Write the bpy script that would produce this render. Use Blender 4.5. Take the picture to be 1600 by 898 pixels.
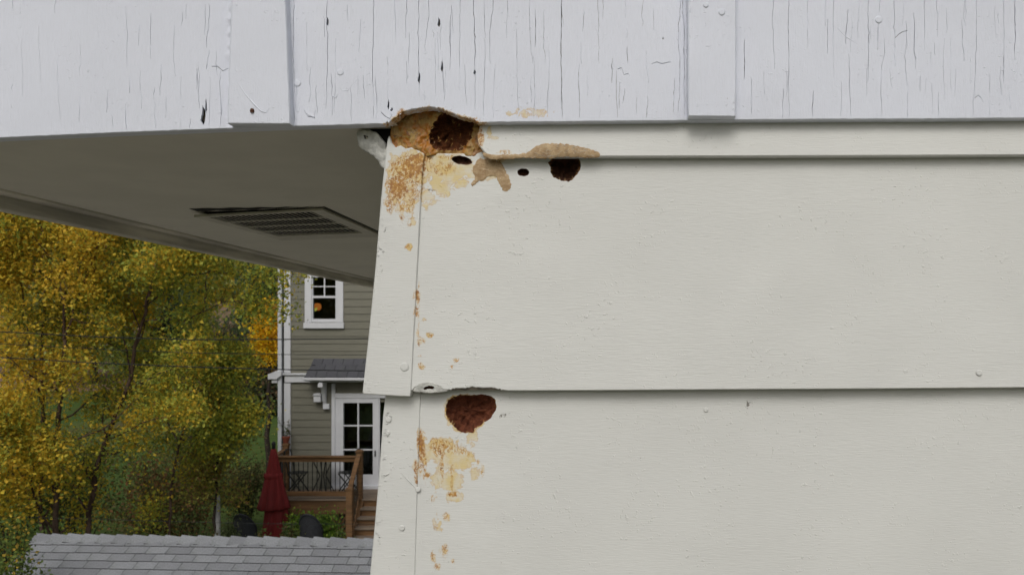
import bpy, bmesh, math, random
import numpy as np
from mathutils import Vector, Matrix, noise
from mathutils.geometry import delaunay_2d_cdt
R = math.radians
random.seed(7); rng = np.random.default_rng(7)
scn = bpy.context.scene
for o in list(bpy.data.objects): bpy.data.objects.remove(o)
col = scn.collection

# ------------------------------------------------------------------ camera, world, sun, exposure
F, CX, CY = 1300.0, 955.0, 526.0          # focal length in photo pixels and the vanishing point of the depth lines
cam = bpy.data.cameras.new('camera'); co = bpy.data.objects.new('camera', cam); col.objects.link(co)
co.rotation_euler = (R(90), 0, 0)
cam.sensor_width = 36; cam.lens = 36*F/1600
cam.shift_x = -(CX-800)/1600; cam.shift_y = (CY-449)/1600
cam.clip_start = .02; cam.clip_end = 2500
cam.dof.use_dof = True; cam.dof.focus_distance = 1.01; cam.dof.aperture_fstop = 20
scn.camera = co
SUN_EL, SUN_AZ = 44, 184                   # azimuth clockwise from +Y: behind the camera, a little left
w = bpy.data.worlds.new('World'); scn.world = w; w.use_nodes = True
nt = w.node_tree; bg = nt.nodes['Background']
sky = nt.nodes.new('ShaderNodeTexSky'); sky.sky_type = 'NISHITA'; sky.sun_disc = False
sky.sun_elevation = R(SUN_EL); sky.sun_rotation = R(SUN_AZ); sky.air_density = 1.3; sky.dust_density = 6; sky.ozone_density = 1
hs = nt.nodes.new('ShaderNodeHueSaturation'); hs.inputs['Saturation'].default_value = .30
nt.links.new(sky.outputs[0], hs.inputs['Color']); nt.links.new(hs.outputs[0], bg.inputs[0])
bg.inputs[1].default_value = .085
sun = bpy.data.lights.new('sun', 'SUN'); so = bpy.data.objects.new('sun', sun); col.objects.link(so)
sun.energy = .62; sun.angle = R(28); sun.color = (1, .97, .92)
sd = Vector((math.sin(R(SUN_AZ))*math.cos(R(SUN_EL)), math.cos(R(SUN_AZ))*math.cos(R(SUN_EL)), math.sin(R(SUN_EL))))
so.rotation_euler = sd.to_track_quat('Z', 'Y').to_euler()
scn.view_settings.view_transform = 'Standard'; scn.view_settings.look = 'None'
scn.view_settings.exposure = .13; scn.view_settings.gamma = 1

# ------------------------------------------------------------------ helpers
def tag(o, label=None, cat=None, group=None, kind=None):
    for k, v in (('label', label), ('category', cat), ('group', group), ('kind', kind)):
        if v: o[k] = v
    return o
def empty(name, loc=(0, 0, 0), label=None, cat=None, group=None):
    o = bpy.data.objects.new(name, None); col.objects.link(o); o.location = loc; o.empty_display_size = .2
    return tag(o, label, cat, group)
class MB:
    def __init__(s): s.v = []; s.f = []; s.m = []
    def add(s, v, f, m=0):
        b = len(s.v); s.v += [tuple(p) for p in v]; s.f += [tuple(b+i for i in q) for q in f]; s.m += [m]*len(f); return s
    def box(s, x0, x1, y0, y1, z0, z1, m=0):
        v = [(x, y, z) for x in (x0, x1) for y in (y0, y1) for z in (z0, z1)]
        return s.add(v, [(0, 1, 3, 2), (4, 6, 7, 5), (0, 4, 5, 1), (2, 3, 7, 6), (0, 2, 6, 4), (1, 5, 7, 3)], m)
    def prism(s, pts, vec, m=0):              # pts: planar polygon, vec: extrusion
        n = len(pts); a = [Vector(p) for p in pts]; b = [p+Vector(vec) for p in a]
        return s.add(a+b, [tuple(range(n))[::-1], tuple(range(n, 2*n))] + [(i, (i+1) % n, n+(i+1) % n, n+i) for i in range(n)], m)
    def tube(s, pts, r, n=6, m=0, cap=True):
        pts = [Vector(p) for p in pts]; rs = r if isinstance(r, (list, tuple)) else [r]*len(pts)
        vs = []; fs = []; prev = None
        for i, p in enumerate(pts):
            d = (pts[min(i+1, len(pts)-1)]-pts[max(i-1, 0)]).normalized()
            u = (prev - d*prev.dot(d)) if prev else d.orthogonal()
            if u.length < 1e-6: u = d.orthogonal()
            u.normalize(); prev = u; q = d.cross(u)
            vs += [p+(u*math.cos(2*math.pi*k/n)+q*math.sin(2*math.pi*k/n))*rs[i] for k in range(n)]
            if i: fs += [((i-1)*n+k, (i-1)*n+(k+1) % n, i*n+(k+1) % n, i*n+k) for k in range(n)]
        if cap: fs += [tuple(range(n))[::-1], tuple(range((len(pts)-1)*n, len(pts)*n))]
        return s.add(vs, fs, m)
    def lathe(s, c, prof, n=20, mod=None, m=0):   # prof: (r, z)
        vs = []; fs = []
        for i, (r, z) in enumerate(prof):
            for k in range(n):
                a = 2*math.pi*k/n; rr = r*(mod(a, i) if mod else 1)
                vs.append((c[0]+rr*math.cos(a), c[1]+rr*math.sin(a), c[2]+z))
            if i: fs += [((i-1)*n+k, (i-1)*n+(k+1) % n, i*n+(k+1) % n, i*n+k) for k in range(n)]
        fs += [tuple(range(n))[::-1], tuple(range((len(prof)-1)*n, len(prof)*n))]
        return s.add(vs, fs, m)
    def build(s, name, mats, parent=None, smooth=False, bevel=0):
        me = bpy.data.meshes.new(name); me.from_pydata(s.v, [], s.f)
        mats = mats if isinstance(mats, (list, tuple)) else [mats]
        for q in mats: me.materials.append(q)
        if len(mats) > 1: me.polygons.foreach_set('material_index', s.m)
        me.update()
        bm = bmesh.new(); bm.from_mesh(me); bmesh.ops.recalc_face_normals(bm, faces=bm.faces)
        if bevel: bmesh.ops.bevel(bm, geom=bm.edges, offset=bevel, segments=1, affect='EDGES')
        bm.to_mesh(me); bm.free()
        if smooth: me.polygons.foreach_set('use_smooth', [True]*len(me.polygons))
        o = bpy.data.objects.new(name, me); col.objects.link(o); o.parent = parent
        if parent is not None: o.matrix_parent_inverse = Matrix.Translation(parent.location).inverted()
        return o
def dup(o, parent=None, loc=None, rot=None):
    c = o.copy(); col.objects.link(c)
    if parent is not None: c.parent = parent; c.matrix_parent_inverse = o.matrix_parent_inverse.copy()
    if loc is not None: c.location = loc
    if rot is not None: c.rotation_euler = rot
    for ch in list(o.children): dup(ch, c)
    return c
def P(px, py, d): return Vector(((px-CX)/F*d, d, (CY-py)/F*d))

# ------------------------------------------------------------------ materials
class NG:
    def __init__(s, name):
        s.m = bpy.data.materials.new(name); s.m.use_nodes = True; s.t = s.m.node_tree; s.b = s.t.nodes['Principled BSDF']
        s.co = s.n('ShaderNodeTexCoord').outputs['Object']
    def n(s, t, **k):
        x = s.t.nodes.new(t)
        for a, b in k.items(): setattr(x, a, b)
        return x
    def l(s, a, b): s.t.links.new(a, b)
    def noise(s, sc, stretch=(1, 1, 1), det=3, rough=.5, off=(0, 0, 0), dist=0):
        mp = s.n('ShaderNodeMapping'); mp.inputs['Scale'].default_value = stretch; mp.inputs['Location'].default_value = off; s.l(s.co, mp.inputs[0])
        x = s.n('ShaderNodeTexNoise'); x.inputs['Scale'].default_value = sc; x.inputs['Detail'].default_value = det
        x.inputs['Roughness'].default_value = rough; x.inputs['Distortion'].default_value = dist; s.l(mp.outputs[0], x.inputs['Vector']); return x.outputs[0]
    def ramp(s, f, a, b, smooth=True):         # map a..b to 0..1
        x = s.n('ShaderNodeMapRange'); x.clamp = True
        if smooth: x.interpolation_type = 'SMOOTHSTEP'
        x.inputs[1].default_value = a; x.inputs[2].default_value = b; s.l(f, x.inputs[0]); return x.outputs[0]
    def mix(s, f, a, b):
        x = s.n('ShaderNodeMix', data_type='RGBA')
        for i, v in ((0, f), (6, a), (7, b)):
            if isinstance(v, (int, float)): x.inputs[i].default_value = v
            elif isinstance(v, (tuple, list)): x.inputs[i].default_value = (*v[:3], 1)
            else: s.l(v, x.inputs[i])
        return x.outputs[2]
    def math(s, op, a, b=0):
        x = s.n('ShaderNodeMath', operation=op)
        for i, v in ((0, a), (1, b)):
            if isinstance(v, (int, float)): x.inputs[i].default_value = v
            else: s.l(v, x.inputs[i])
        return x.outputs[0]
    def bump(s, h, strength, dist, prev=None):
        x = s.n('ShaderNodeBump'); x.inputs['Strength'].default_value = strength; x.inputs['Distance'].default_value = dist
        s.l(h, x.inputs['Height'])
        if prev is not None: s.l(prev, x.inputs['Normal'])
        return x.outputs[0]
    def fin(s, c, rough=.6, bump=None, spec=.4):
        if isinstance(c, (tuple, list)): s.b.inputs['Base Color'].default_value = (*c[:3], 1)
        else: s.l(c, s.b.inputs['Base Color'])
        if isinstance(rough, (int, float)): s.b.inputs['Roughness'].default_value = rough
        else: s.l(rough, s.b.inputs['Roughness'])
        s.b.inputs['Specular IOR Level'].default_value = spec
        if bump is not None: s.l(bump, s.b.inputs['Normal'])
        return s.m
def simple(name, c, rough=.6, sc=8, var=.25, bs=.3, bd=.005, stretch=(1, 1, 1), spec=.4, c2=None):
    g = NG(name); f = g.noise(sc, stretch, 4, .6)
    a = tuple(x*(1-var) for x in c); b = c2 or tuple(min(1, x*(1+var)) for x in c)
    return g.fin(g.mix(g.ramp(f, .3, .7), a, b), rough, g.bump(g.noise(sc*3, stretch, 3), bs, bd) if bs else None, spec)
def paint(name, base, brush='H', stained=True):
    """weathered house paint; the stain attribute (rust, tan, grime density) is broken up by noise into ragged marks"""
    g = NG(name)
    st = (5, 5, 60) if brush == 'H' else (60, 5, 5)
    fine = g.noise(13, st, 4, .65)
    big = g.noise(4, (1, 1, 1), 3, .6)
    c = g.mix(g.ramp(big, .3, .7), tuple(x*.965 for x in base), tuple(min(1, x*1.02) for x in base))
    c = g.mix(g.math('MULTIPLY', g.ramp(fine, .35, .75), .06), c, (.35, .34, .31))
    # scattered dirt specks
    sp = g.noise(430, (1, 1, 1), 1, .4, (3, 1, 2))
    rare = g.ramp(g.noise(9, (1, 1, 1), 2, .5, (9, 2, 5)), .55, .7)
    c = g.mix(g.math('MULTIPLY', g.math('MULTIPLY', g.ramp(sp, .76, .80), rare), .7), c, (.10, .09, .07))
    rough = .52
    if stained:
        at = g.n('ShaderNodeAttribute', attribute_name='stain'); sep = g.n('ShaderNodeSeparateColor'); g.l(at.outputs['Color'], sep.inputs[0])
        n1 = g.noise(110, (1, 1, 1), 6, .65, (0, 0, 0), .6); n2 = g.noise(300, (1, 1, .8), 5, .7, (5, 5, 5), .4); n3 = g.noise(60, (1, 1, 1), 4, .6, (2, 7, 1))
        n4 = g.noise(150, (1, 1, .6), 4, .65, (8, 2, 5), .9); n5 = g.noise(95, (1, 1, .7), 3, .6, (1, 4, 8), .8)
        tsum = g.math('ADD', sep.outputs[1], n1)
        tan = g.math('MULTIPLY', g.ramp(tsum, .86, .94), g.ramp(g.math('ADD', sep.outputs[1], 0), .12, .3))
        edge = g.math('MULTIPLY', g.ramp(tsum, .85, .89), g.math('SUBTRACT', 1, g.ramp(tsum, .89, .94)))
        edge = g.math('MULTIPLY', edge, g.ramp(sep.outputs[1], .12, .3))
        c = g.mix(g.math('MULTIPLY', tan, g.math('ADD', .28, g.math('MULTIPLY', g.ramp(n3, .35, .65), .55))), c, (.63, .49, .20))
        c = g.mix(g.math('MULTIPLY', edge, .5), c, (.50, .27, .04))
        band = g.math('SUBTRACT', 1, g.ramp(g.math('ABSOLUTE', g.math('SUBTRACT', n4, .5)), .012, .04))
        dr = g.ramp(g.math('ADD', sep.outputs[0], g.math('MULTIPLY', n5, .8)), .66, .86)
        band = g.math('MULTIPLY', band, dr)
        solid = g.ramp(g.math('ADD', sep.outputs[0], g.math('MULTIPLY', n2, 1.4)), 1.25, 1.36)
        ru = g.math('MAXIMUM', band, g.math('MULTIPLY', solid, g.ramp(sep.outputs[0], .15, .35)))
        c = g.mix(g.math('MULTIPLY', g.math('MULTIPLY', dr, g.ramp(n4, .38, .5)), .35), c, (.62, .40, .08))
        c = g.mix(g.math('MULTIPLY', ru, .88), c, g.mix(g.ramp(n2, .35, .65), (.50, .24, .02), (.25, .085, .008)))
        gr = g.ramp(g.math('ADD', sep.outputs[2], n2), 1.0, 1.10)
        c = g.mix(g.math('MULTIPLY', gr, .8), c, (.09, .075, .055))
        h2 = g.math('ADD', tan, ru)
    b = g.bump(fine, .55, .0008)
    lumps = g.ramp(g.noise(230, (1, 1, 1), 2, .5, (1, 8, 3)), .62, .75)
    if brush == 'V': b = g.bump(g.noise(170, (1, 1, .6), 3, .6, (4, 4, 4)), .45, .0009, b)
    zone = g.ramp(g.noise(14, (1, 1, 1), 2, .5, (7, 7, 7)), .45, .62)
    b = g.bump(g.math('MULTIPLY', lumps, zone), .5, .0012, b)
    b = g.bump(g.noise(35, (1, 1, 1), 3), .18, .0006, b)
    if stained: b = g.bump(h2, -.35, .0006, b)
    return g.fin(c, rough, b, .35)
M = {}
M['siding'] = paint('siding_paint', (.632, .637, .615), 'H')
def gable_paint():
    m = paint('gable_paint', (.685, .712, .795), 'V'); return m
M['gable'] = gable_paint()
M['soffit'] = simple('soffit_paint', (.63, .60, .52), .6, 6, .05, .25, .001)
M['fascia'] = simple('fascia_wood', (.58, .54, .46), .7, 10, .3, .4, .002, (1, .3, 4))
M['weathered'] = simple('weathered_wood', (.16, .135, .11), .85, 40, .4, .6, .001, (3, 1, .4))
def rot(name, a, b, c, sc=120):
    g = NG(name); n1 = g.noise(sc, (1, 1, 1.6), 6, .7); n2 = g.noise(sc*3, (1, 1, 1), 4, .7, (4, 4, 4))
    cc = g.mix(g.ramp(n1, .35, .65), a, b); cc = g.mix(g.ramp(n2, .56, .72), cc, c)
    return g.fin(cc, .8, g.bump(n2, .8, .002, g.bump(n1, .9, .004)), .3)
M['rot_red'] = rot('rotten_wood_red', (.11, .03, .014), (.20, .062, .028), (.27, .11, .05))
M['rot_dark'] = rot('rotten_wood_dark', (.075, .033, .02), (.15, .065, .035), (.20, .09, .05))
M['rot_brown'] = rot('rotten_wood_brown', (.085, .027, .009), (.17, .052, .015), (.24, .10, .03))
def filler():
    g = NG('amber_filler'); n1 = g.noise(48, (1, 1, .6), 5, .65, (0, 0, 0), 1.2); n2 = g.noise(200, (1, 1, 1), 5, .7); n3 = g.noise(70, (1, 1, 1), 4, .6, (6, 1, 1), .5)
    c = g.mix(g.ramp(n1, .34, .62), (.22, .085, .010), (.42, .27, .08))
    c = g.mix(g.ramp(n3, .47, .58), c, (.36, .135, .008)); c = g.mix(g.ramp(n2, .56, .70), c, (.07, .03, .008))
    at = g.n('ShaderNodeAttribute', attribute_name='stain'); sep = g.n('ShaderNodeSeparateColor'); g.l(at.outputs['Color'], sep.inputs[0])
    c = g.mix(g.ramp(g.math('ADD', sep.outputs[0], n3), .9, 1.15), c, (.14, .055, .01))
    return g.fin(c, .42, g.bump(n1, .6, .004, g.bump(n2, .5, .001)), .5)
M['filler'] = filler()
def tanf():
    g = NG('tan_filler'); n1 = g.noise(90, (1, 1, 1), 5, .7); n2 = g.noise(500, (.35, 1, 1), 4, .7, (3, 3, 3), 1.5)
    c = g.mix(g.ramp(n1, .3, .7), (.30, .19, .095), (.50, .37, .22)); c = g.mix(g.ramp(n2, .56, .68), c, (.62, .50, .35)); c = g.mix(g.ramp(n2, .42, .30), c, (.20, .11, .04))
    return g.fin(c, .7, g.bump(n2, .7, .001, g.bump(n1, .5, .002)), .3)
M['tan'] = tanf()
M['flake'] = simple('old_caulk', (.50, .50, .47), .7, 60, .3, .8, .003)
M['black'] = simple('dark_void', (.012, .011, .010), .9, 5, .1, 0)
M['vent'] = simple('vent_plastic', (.50, .47, .39), .5, 30, .12, .2, .0005)
# far things
M['far_siding'] = simple('olive_siding', (.165, .160, .125), .6, 3, .07, .2, .002, (1, 1, 8))
M['trim'] = simple('white_trim', (.60, .61, .64), .5, 3, .04, .1, .002)
M['gutter'] = simple('white_gutter', (.55, .57, .60), .4, 3, .04, 0)
def shingle(name, c, c2):
    g = NG(name); oi = g.n('ShaderNodeObjectInfo').outputs['Random']
    n1 = g.noise(90, (1, 1, 1), 4, .8); n2 = g.noise(2.5, (1, 1, 1), 3, .6)
    cc = g.mix(g.ramp(n1, .3, .7), c, c2); cc = g.mix(g.math('MULTIPLY', oi, .4), cc, (.10, .10, .115)); cc = g.mix(g.math('MULTIPLY', g.ramp(n2, .5, .75), .25), cc, (.10, .12, .09))
    return g.fin(cc, .9, g.bump(n1, .6, .004), .2)
M['shingle'] = shingle('grey_asphalt_shingle', (.15, .158, .17), (.33, .342, .362))
M['shingle_edge_shade'] = simple('shingle_butt_edge_shade', (.03, .03, .032), .95, 40, .3, 0)  # dark cut edge, with the shadow line beneath it put into the colour
M['shingle_dark'] = shingle('dark_asphalt_shingle', (.045, .048, .055), (.10, .10, .11))
M['wood'] = simple('deck_wood', (.16, .085, .036), .7, 6, .35, .4, .003, (.3, 1, 4))
M['wood_grey'] = simple('deck_wood_weathered', (.20, .155, .115), .8, 6, .3, .4, .003, (.3, 4, 1))
M['iron'] = simple('black_iron', (.012, .014, .014), .45, 8, .2, 0)
M['red'] = simple('red_canvas', (.155, .012, .012), .8, 5, .25, .4, .004, (1, 1, .3))
M['wicker'] = simple('dark_wicker', (.035, .037, .045), .6, 60, .4, .6, .004)
M['terracotta'] = simple('terracotta', (.22, .06, .035), .8, 10, .2, .2, .002)
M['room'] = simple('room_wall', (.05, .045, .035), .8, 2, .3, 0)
M['concrete'] = simple('foundation_block', (.28, .27, .25), .85, 5, .2, .4, .004)
M['asphalt'] = simple('asphalt', (.20, .185, .16), .9, 20, .2, .4, .004)  # tone of the added slab, set by the bounce it gives the soffit
def glass():
    g = NG('window_glass'); g.t.nodes.remove(g.b); out = g.t.nodes['Material Output']
    a = g.n('ShaderNodeBsdfTransparent'); a.inputs[0].default_value = (.72, .76, .74, 1); b = g.n('ShaderNodeBsdfGlossy'); b.inputs['Roughness'].default_value = .02
    b.inputs[0].default_value = (.9, .95, .95, 1)
    mx = g.n('ShaderNodeMixShader'); mx.inputs[0].default_value = .05; g.l(a.outputs[0], mx.inputs[1]); g.l(b.outputs[0], mx.inputs[2]); g.l(mx.outputs[0], out.inputs[0]); return g.m
M['glass'] = glass()
g = NG('lamp_glow'); g.b.inputs['Base Color'].default_value = (.8, .3, .08, 1); g.b.inputs['Emission Color'].default_value = (1, .28, .05, 1); g.b.inputs['Emission Strength'].default_value = .42; M['lamp'] = g.m
def bark(name, a, b, sc=14):
    g = NG(name); n = g.noise(sc, (1, 1, .35), 5, .7); return g.fin(g.mix(g.ramp(n, .35, .65), a, b), .9, g.bump(n, .7, .01), .2)
M['birch'] = bark('river_birch_bark', (.045, .028, .022), (.14, .095, .075))
M['bark'] = bark('dark_bark', (.018, .014, .011), (.05, .038, .03))
M['white_bark'] = bark('white_tree_guard', (.20, .20, .20), (.36, .36, .36))
def leafmat():
    g = NG('leaf'); at = g.n('ShaderNodeAttribute', attribute_name='leafcol').outputs['Color']; out = g.t.nodes['Material Output']
    g.l(at, g.b.inputs['Base Color']); g.b.inputs['Roughness'].default_value = .6; g.b.inputs['Specular IOR Level'].default_value = .25
    t = g.n('ShaderNodeBsdfTranslucent'); g.l(at, t.inputs[0]); mx = g.n('ShaderNodeMixShader'); mx.inputs[0].default_value = .5
    g.l(g.b.outputs[0], mx.inputs[1]); g.l(t.outputs[0], mx.inputs[2]); g.l(mx.outputs[0], out.inputs[0]); return g.m
M['leaf'] = leafmat()
def ground_mat():
    g = NG('grass_with_fallen_leaves'); n1 = g.noise(.12, (1, .5, 1), 4, .6); n2 = g.noise(2.2, (1, 1, 1), 5, .7); n3 = g.noise(9, (1, 1, 1), 3, .7, (4, 1, 1)); n4 = g.noise(.18, (1, .6, 1), 4, .6, (8, 3, 1))
    c = g.mix(g.ramp(n2, .3, .7), (.035, .065, .014), (.07, .115, .024)); c = g.mix(g.ramp(n1, .45, .65), c, (.085, .11, .03))
    lf = g.math('MULTIPLY', g.ramp(n3, .55, .66), g.ramp(n4, .40, .60)); c = g.mix(lf, c, (.20, .10, .03))
    c = g.mix(g.math('MULTIPLY', g.ramp(n4, .55, .7), .55), c, (.10, .055, .03))
    return g.fin(c, .95, g.bump(n2, .6, .05), .1)
M['lawn'] = ground_mat()
g = NG('fallow_field'); n = g.noise(.09, (1, .25, 1), 5, .7); n2 = g.noise(.8, (1, .3, 1), 4, .7, (3, 3, 1))
M['field'] = g.fin(g.mix(g.ramp(n2, .3, .7), g.mix(g.ramp(n, .35, .65), (.19, .12, .085), (.25, .17, .13)), (.15, .11, .06)), .95, None, .1)

# ------------------------------------------------------------------ sheets with holes (near house), drawn in photo pixels on their own depth plane
def inside(pts, loop):
    x, y = pts[:, 0], pts[:, 1]; r = np.zeros(len(pts), bool); n = len(loop)
    for i in range(n):
        x0, y0 = loop[i]; x1, y1 = loop[(i+1) % n]
        if y0 == y1: continue
        c = ((y0 > y) != (y1 > y)) & (x < (x1-x0)*(y-y0)/(y1-y0)+x0); r ^= c
    return r
def opl(pts, amp, seed):                     # ragged open polyline
    out = []
    for i in range(len(pts)-1):
        a, b = pts[i], pts[i+1]; n = max(1, int(math.hypot(b[0]-a[0], b[1]-a[1])/2.5))
        for k in range(n):
            x, y = a[0]+(b[0]-a[0])*k/n, a[1]+(b[1]-a[1])*k/n; out.append((x, y+amp*noise.noise(Vector((x*.35, seed, 0)))))
    return out+[pts[-1]]
def dens(loop, step):
    out = []
    for i in range(len(loop)):
        a = np.array(loop[i], float); b = np.array(loop[(i+1) % len(loop)], float); n = max(1, int(np.linalg.norm(b-a)/step))
        out += [tuple(a+(b-a)*k/n) for k in range(n)]
    return out
def rag(loop, amp, step=3, sc=.12, seed=0):
    out = []
    if len(loop) > 6:
        for _ in range(2):
            q = []
            for i in range(len(loop)):
                a, b = loop[i], loop[(i+1) % len(loop)]; q += [(a[0]*.75+b[0]*.25, a[1]*.75+b[1]*.25), (a[0]*.25+b[0]*.75, a[1]*.25+b[1]*.75)]
            loop = q
    for x, y in dens(loop, step):
        v = noise.noise_vector(Vector((x*sc, y*sc, seed)))+.6*noise.noise_vector(Vector((x*sc*3, y*sc*3, seed+9)))+.7*noise.noise_vector(Vector((x*1.7, y*1.7, seed+5)))
        out.append((x+v.x*amp, y+v.y*amp))
    return out
STAIN_R = [(655,470,2,30,.62),(653,520,2.5,26,.5),(645,300,5,44,.55),(628,330,4,30,.5),(657,705,4,34,.62),(664,730,3,26,.55),(690,730,4,26,.5),(706,745,3,24,.5),(650,745,2.5,20,.6),(722,705,10,10,.5),(680,690,10,8,.5),(620,262,12,10,.6),(655,248,20,7,.8),(700,246,20,4,.5),(642,262,26,20,.75),(622,292,18,22,.72),(610,318,9,16,.6),(652,296,12,16,.5),(637,322,12,12,.45),(640,346,7,12,.35),(638,386,6,5,.6),
  (690,262,24,12,.45),(745,262,14,10,.35),(770,250,18,6,.6),(651,462,3,10,.75),(650,486,3,8,.7),(672,524,7,5,.5),(661,532,6,5,.55),(657,572,6,5,.55),(655,556,4,3,.4),(713,562,7,3,.6),(663,500,4,4,.4),
  (657,690,6,18,.8),(662,712,4,14,.6),(649,728,4,12,.6),(688,700,16,14,.58),(712,700,14,12,.45),(735,712,8,10,.4),(668,742,4,4,.9),(708,772,9,4,.75),(675,778,4,7,.5),(754,735,3,12,.5),(748,722,4,5,.4),
  (697,806,7,7,.45),(681,824,8,6,.35),(694,860,7,11,.5),(676,868,4,9,.55),(684,884,6,6,.5),(708,876,4,4,.45),(640,210,9,7,.5),(628,180,8,9,.8),(824,466,2,5,.55),(706,575,3,5,.4),
  (750,215,7,14,.7),(790,238,14,4,.5),(742,190,10,5,.7),(617,200,6,10,.3)]
STAIN_G = [(636,268,34,34,.52),(622,300,20,30,.46),(640,312,16,26,.42),(775,246,22,5,.6),(800,245,14,3,.5),(690,720,10,44,.42),(712,730,8,40,.4),(662,705,8,36,.45),(652,480,3,40,.35),(680,790,5,30,.34),(700,800,5,26,.34),(645,262,30,26,.62),(700,262,38,22,.66),(690,290,22,22,.5),(668,310,14,20,.45),(755,268,26,12,.75),(625,300,16,26,.4),(645,345,6,12,.45),(640,385,5,6,.5),
  (715,286,18,8,.5),(670,524,8,6,.4),(662,500,4,5,.45),(658,572,7,6,.5),(712,562,8,4,.4),
  (692,705,26,22,.62),(715,716,26,18,.66),(706,752,20,16,.62),(685,748,14,16,.5),(745,738,14,12,.4),(738,682,10,20,.45),(702,650,5,20,.5),(714,668,8,8,.45),(710,775,14,8,.55),(684,820,12,12,.42),(694,862,9,14,.42),(678,868,7,12,.4),(657,700,7,24,.4),
  (830,176,40,10,.42),(800,176,14,8,.42),(765,205,5,8,.5),(770,216,10,3,.5)]
STAIN_B = [(800,204,0,0,0),(788,648,8,4,.62),(782,652,4,3,.6),(798,645,6,3,.6),(815,638,8,3,.45),(675,297,8,3,.6),(690,550,2,2,.8),(953,213,5,5,.42),(758,225,10,6,.3),(1530,582,8,5,.36),(960,680,2,2,.7),(668,545,2,2,.7),(1535,582,16,1.6,.62),(1240,404,16,1.2,.6),(1258,462,12,1.2,.62),(1178,459,4,1.5,.5),(1302,565,12,1.2,.6),(1354,555,2,1.5,.6),(1168,632,2,2,.7),(1345,573,8,1,.5),(1100,577,3,2,.4),(1590,595,14,1.5,.6),(870,458,2,2,.6),(928,642,2,2,.7)]
def field(xy, L):
    r = np.zeros(len(xy))
    for x, y, a, b, s in L:
        if a: r = np.maximum(r, s*np.exp(-.5*(((xy[:, 0]-x)/a)**2+((xy[:, 1]-y)/b)**2)**1.6))
    return r
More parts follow.
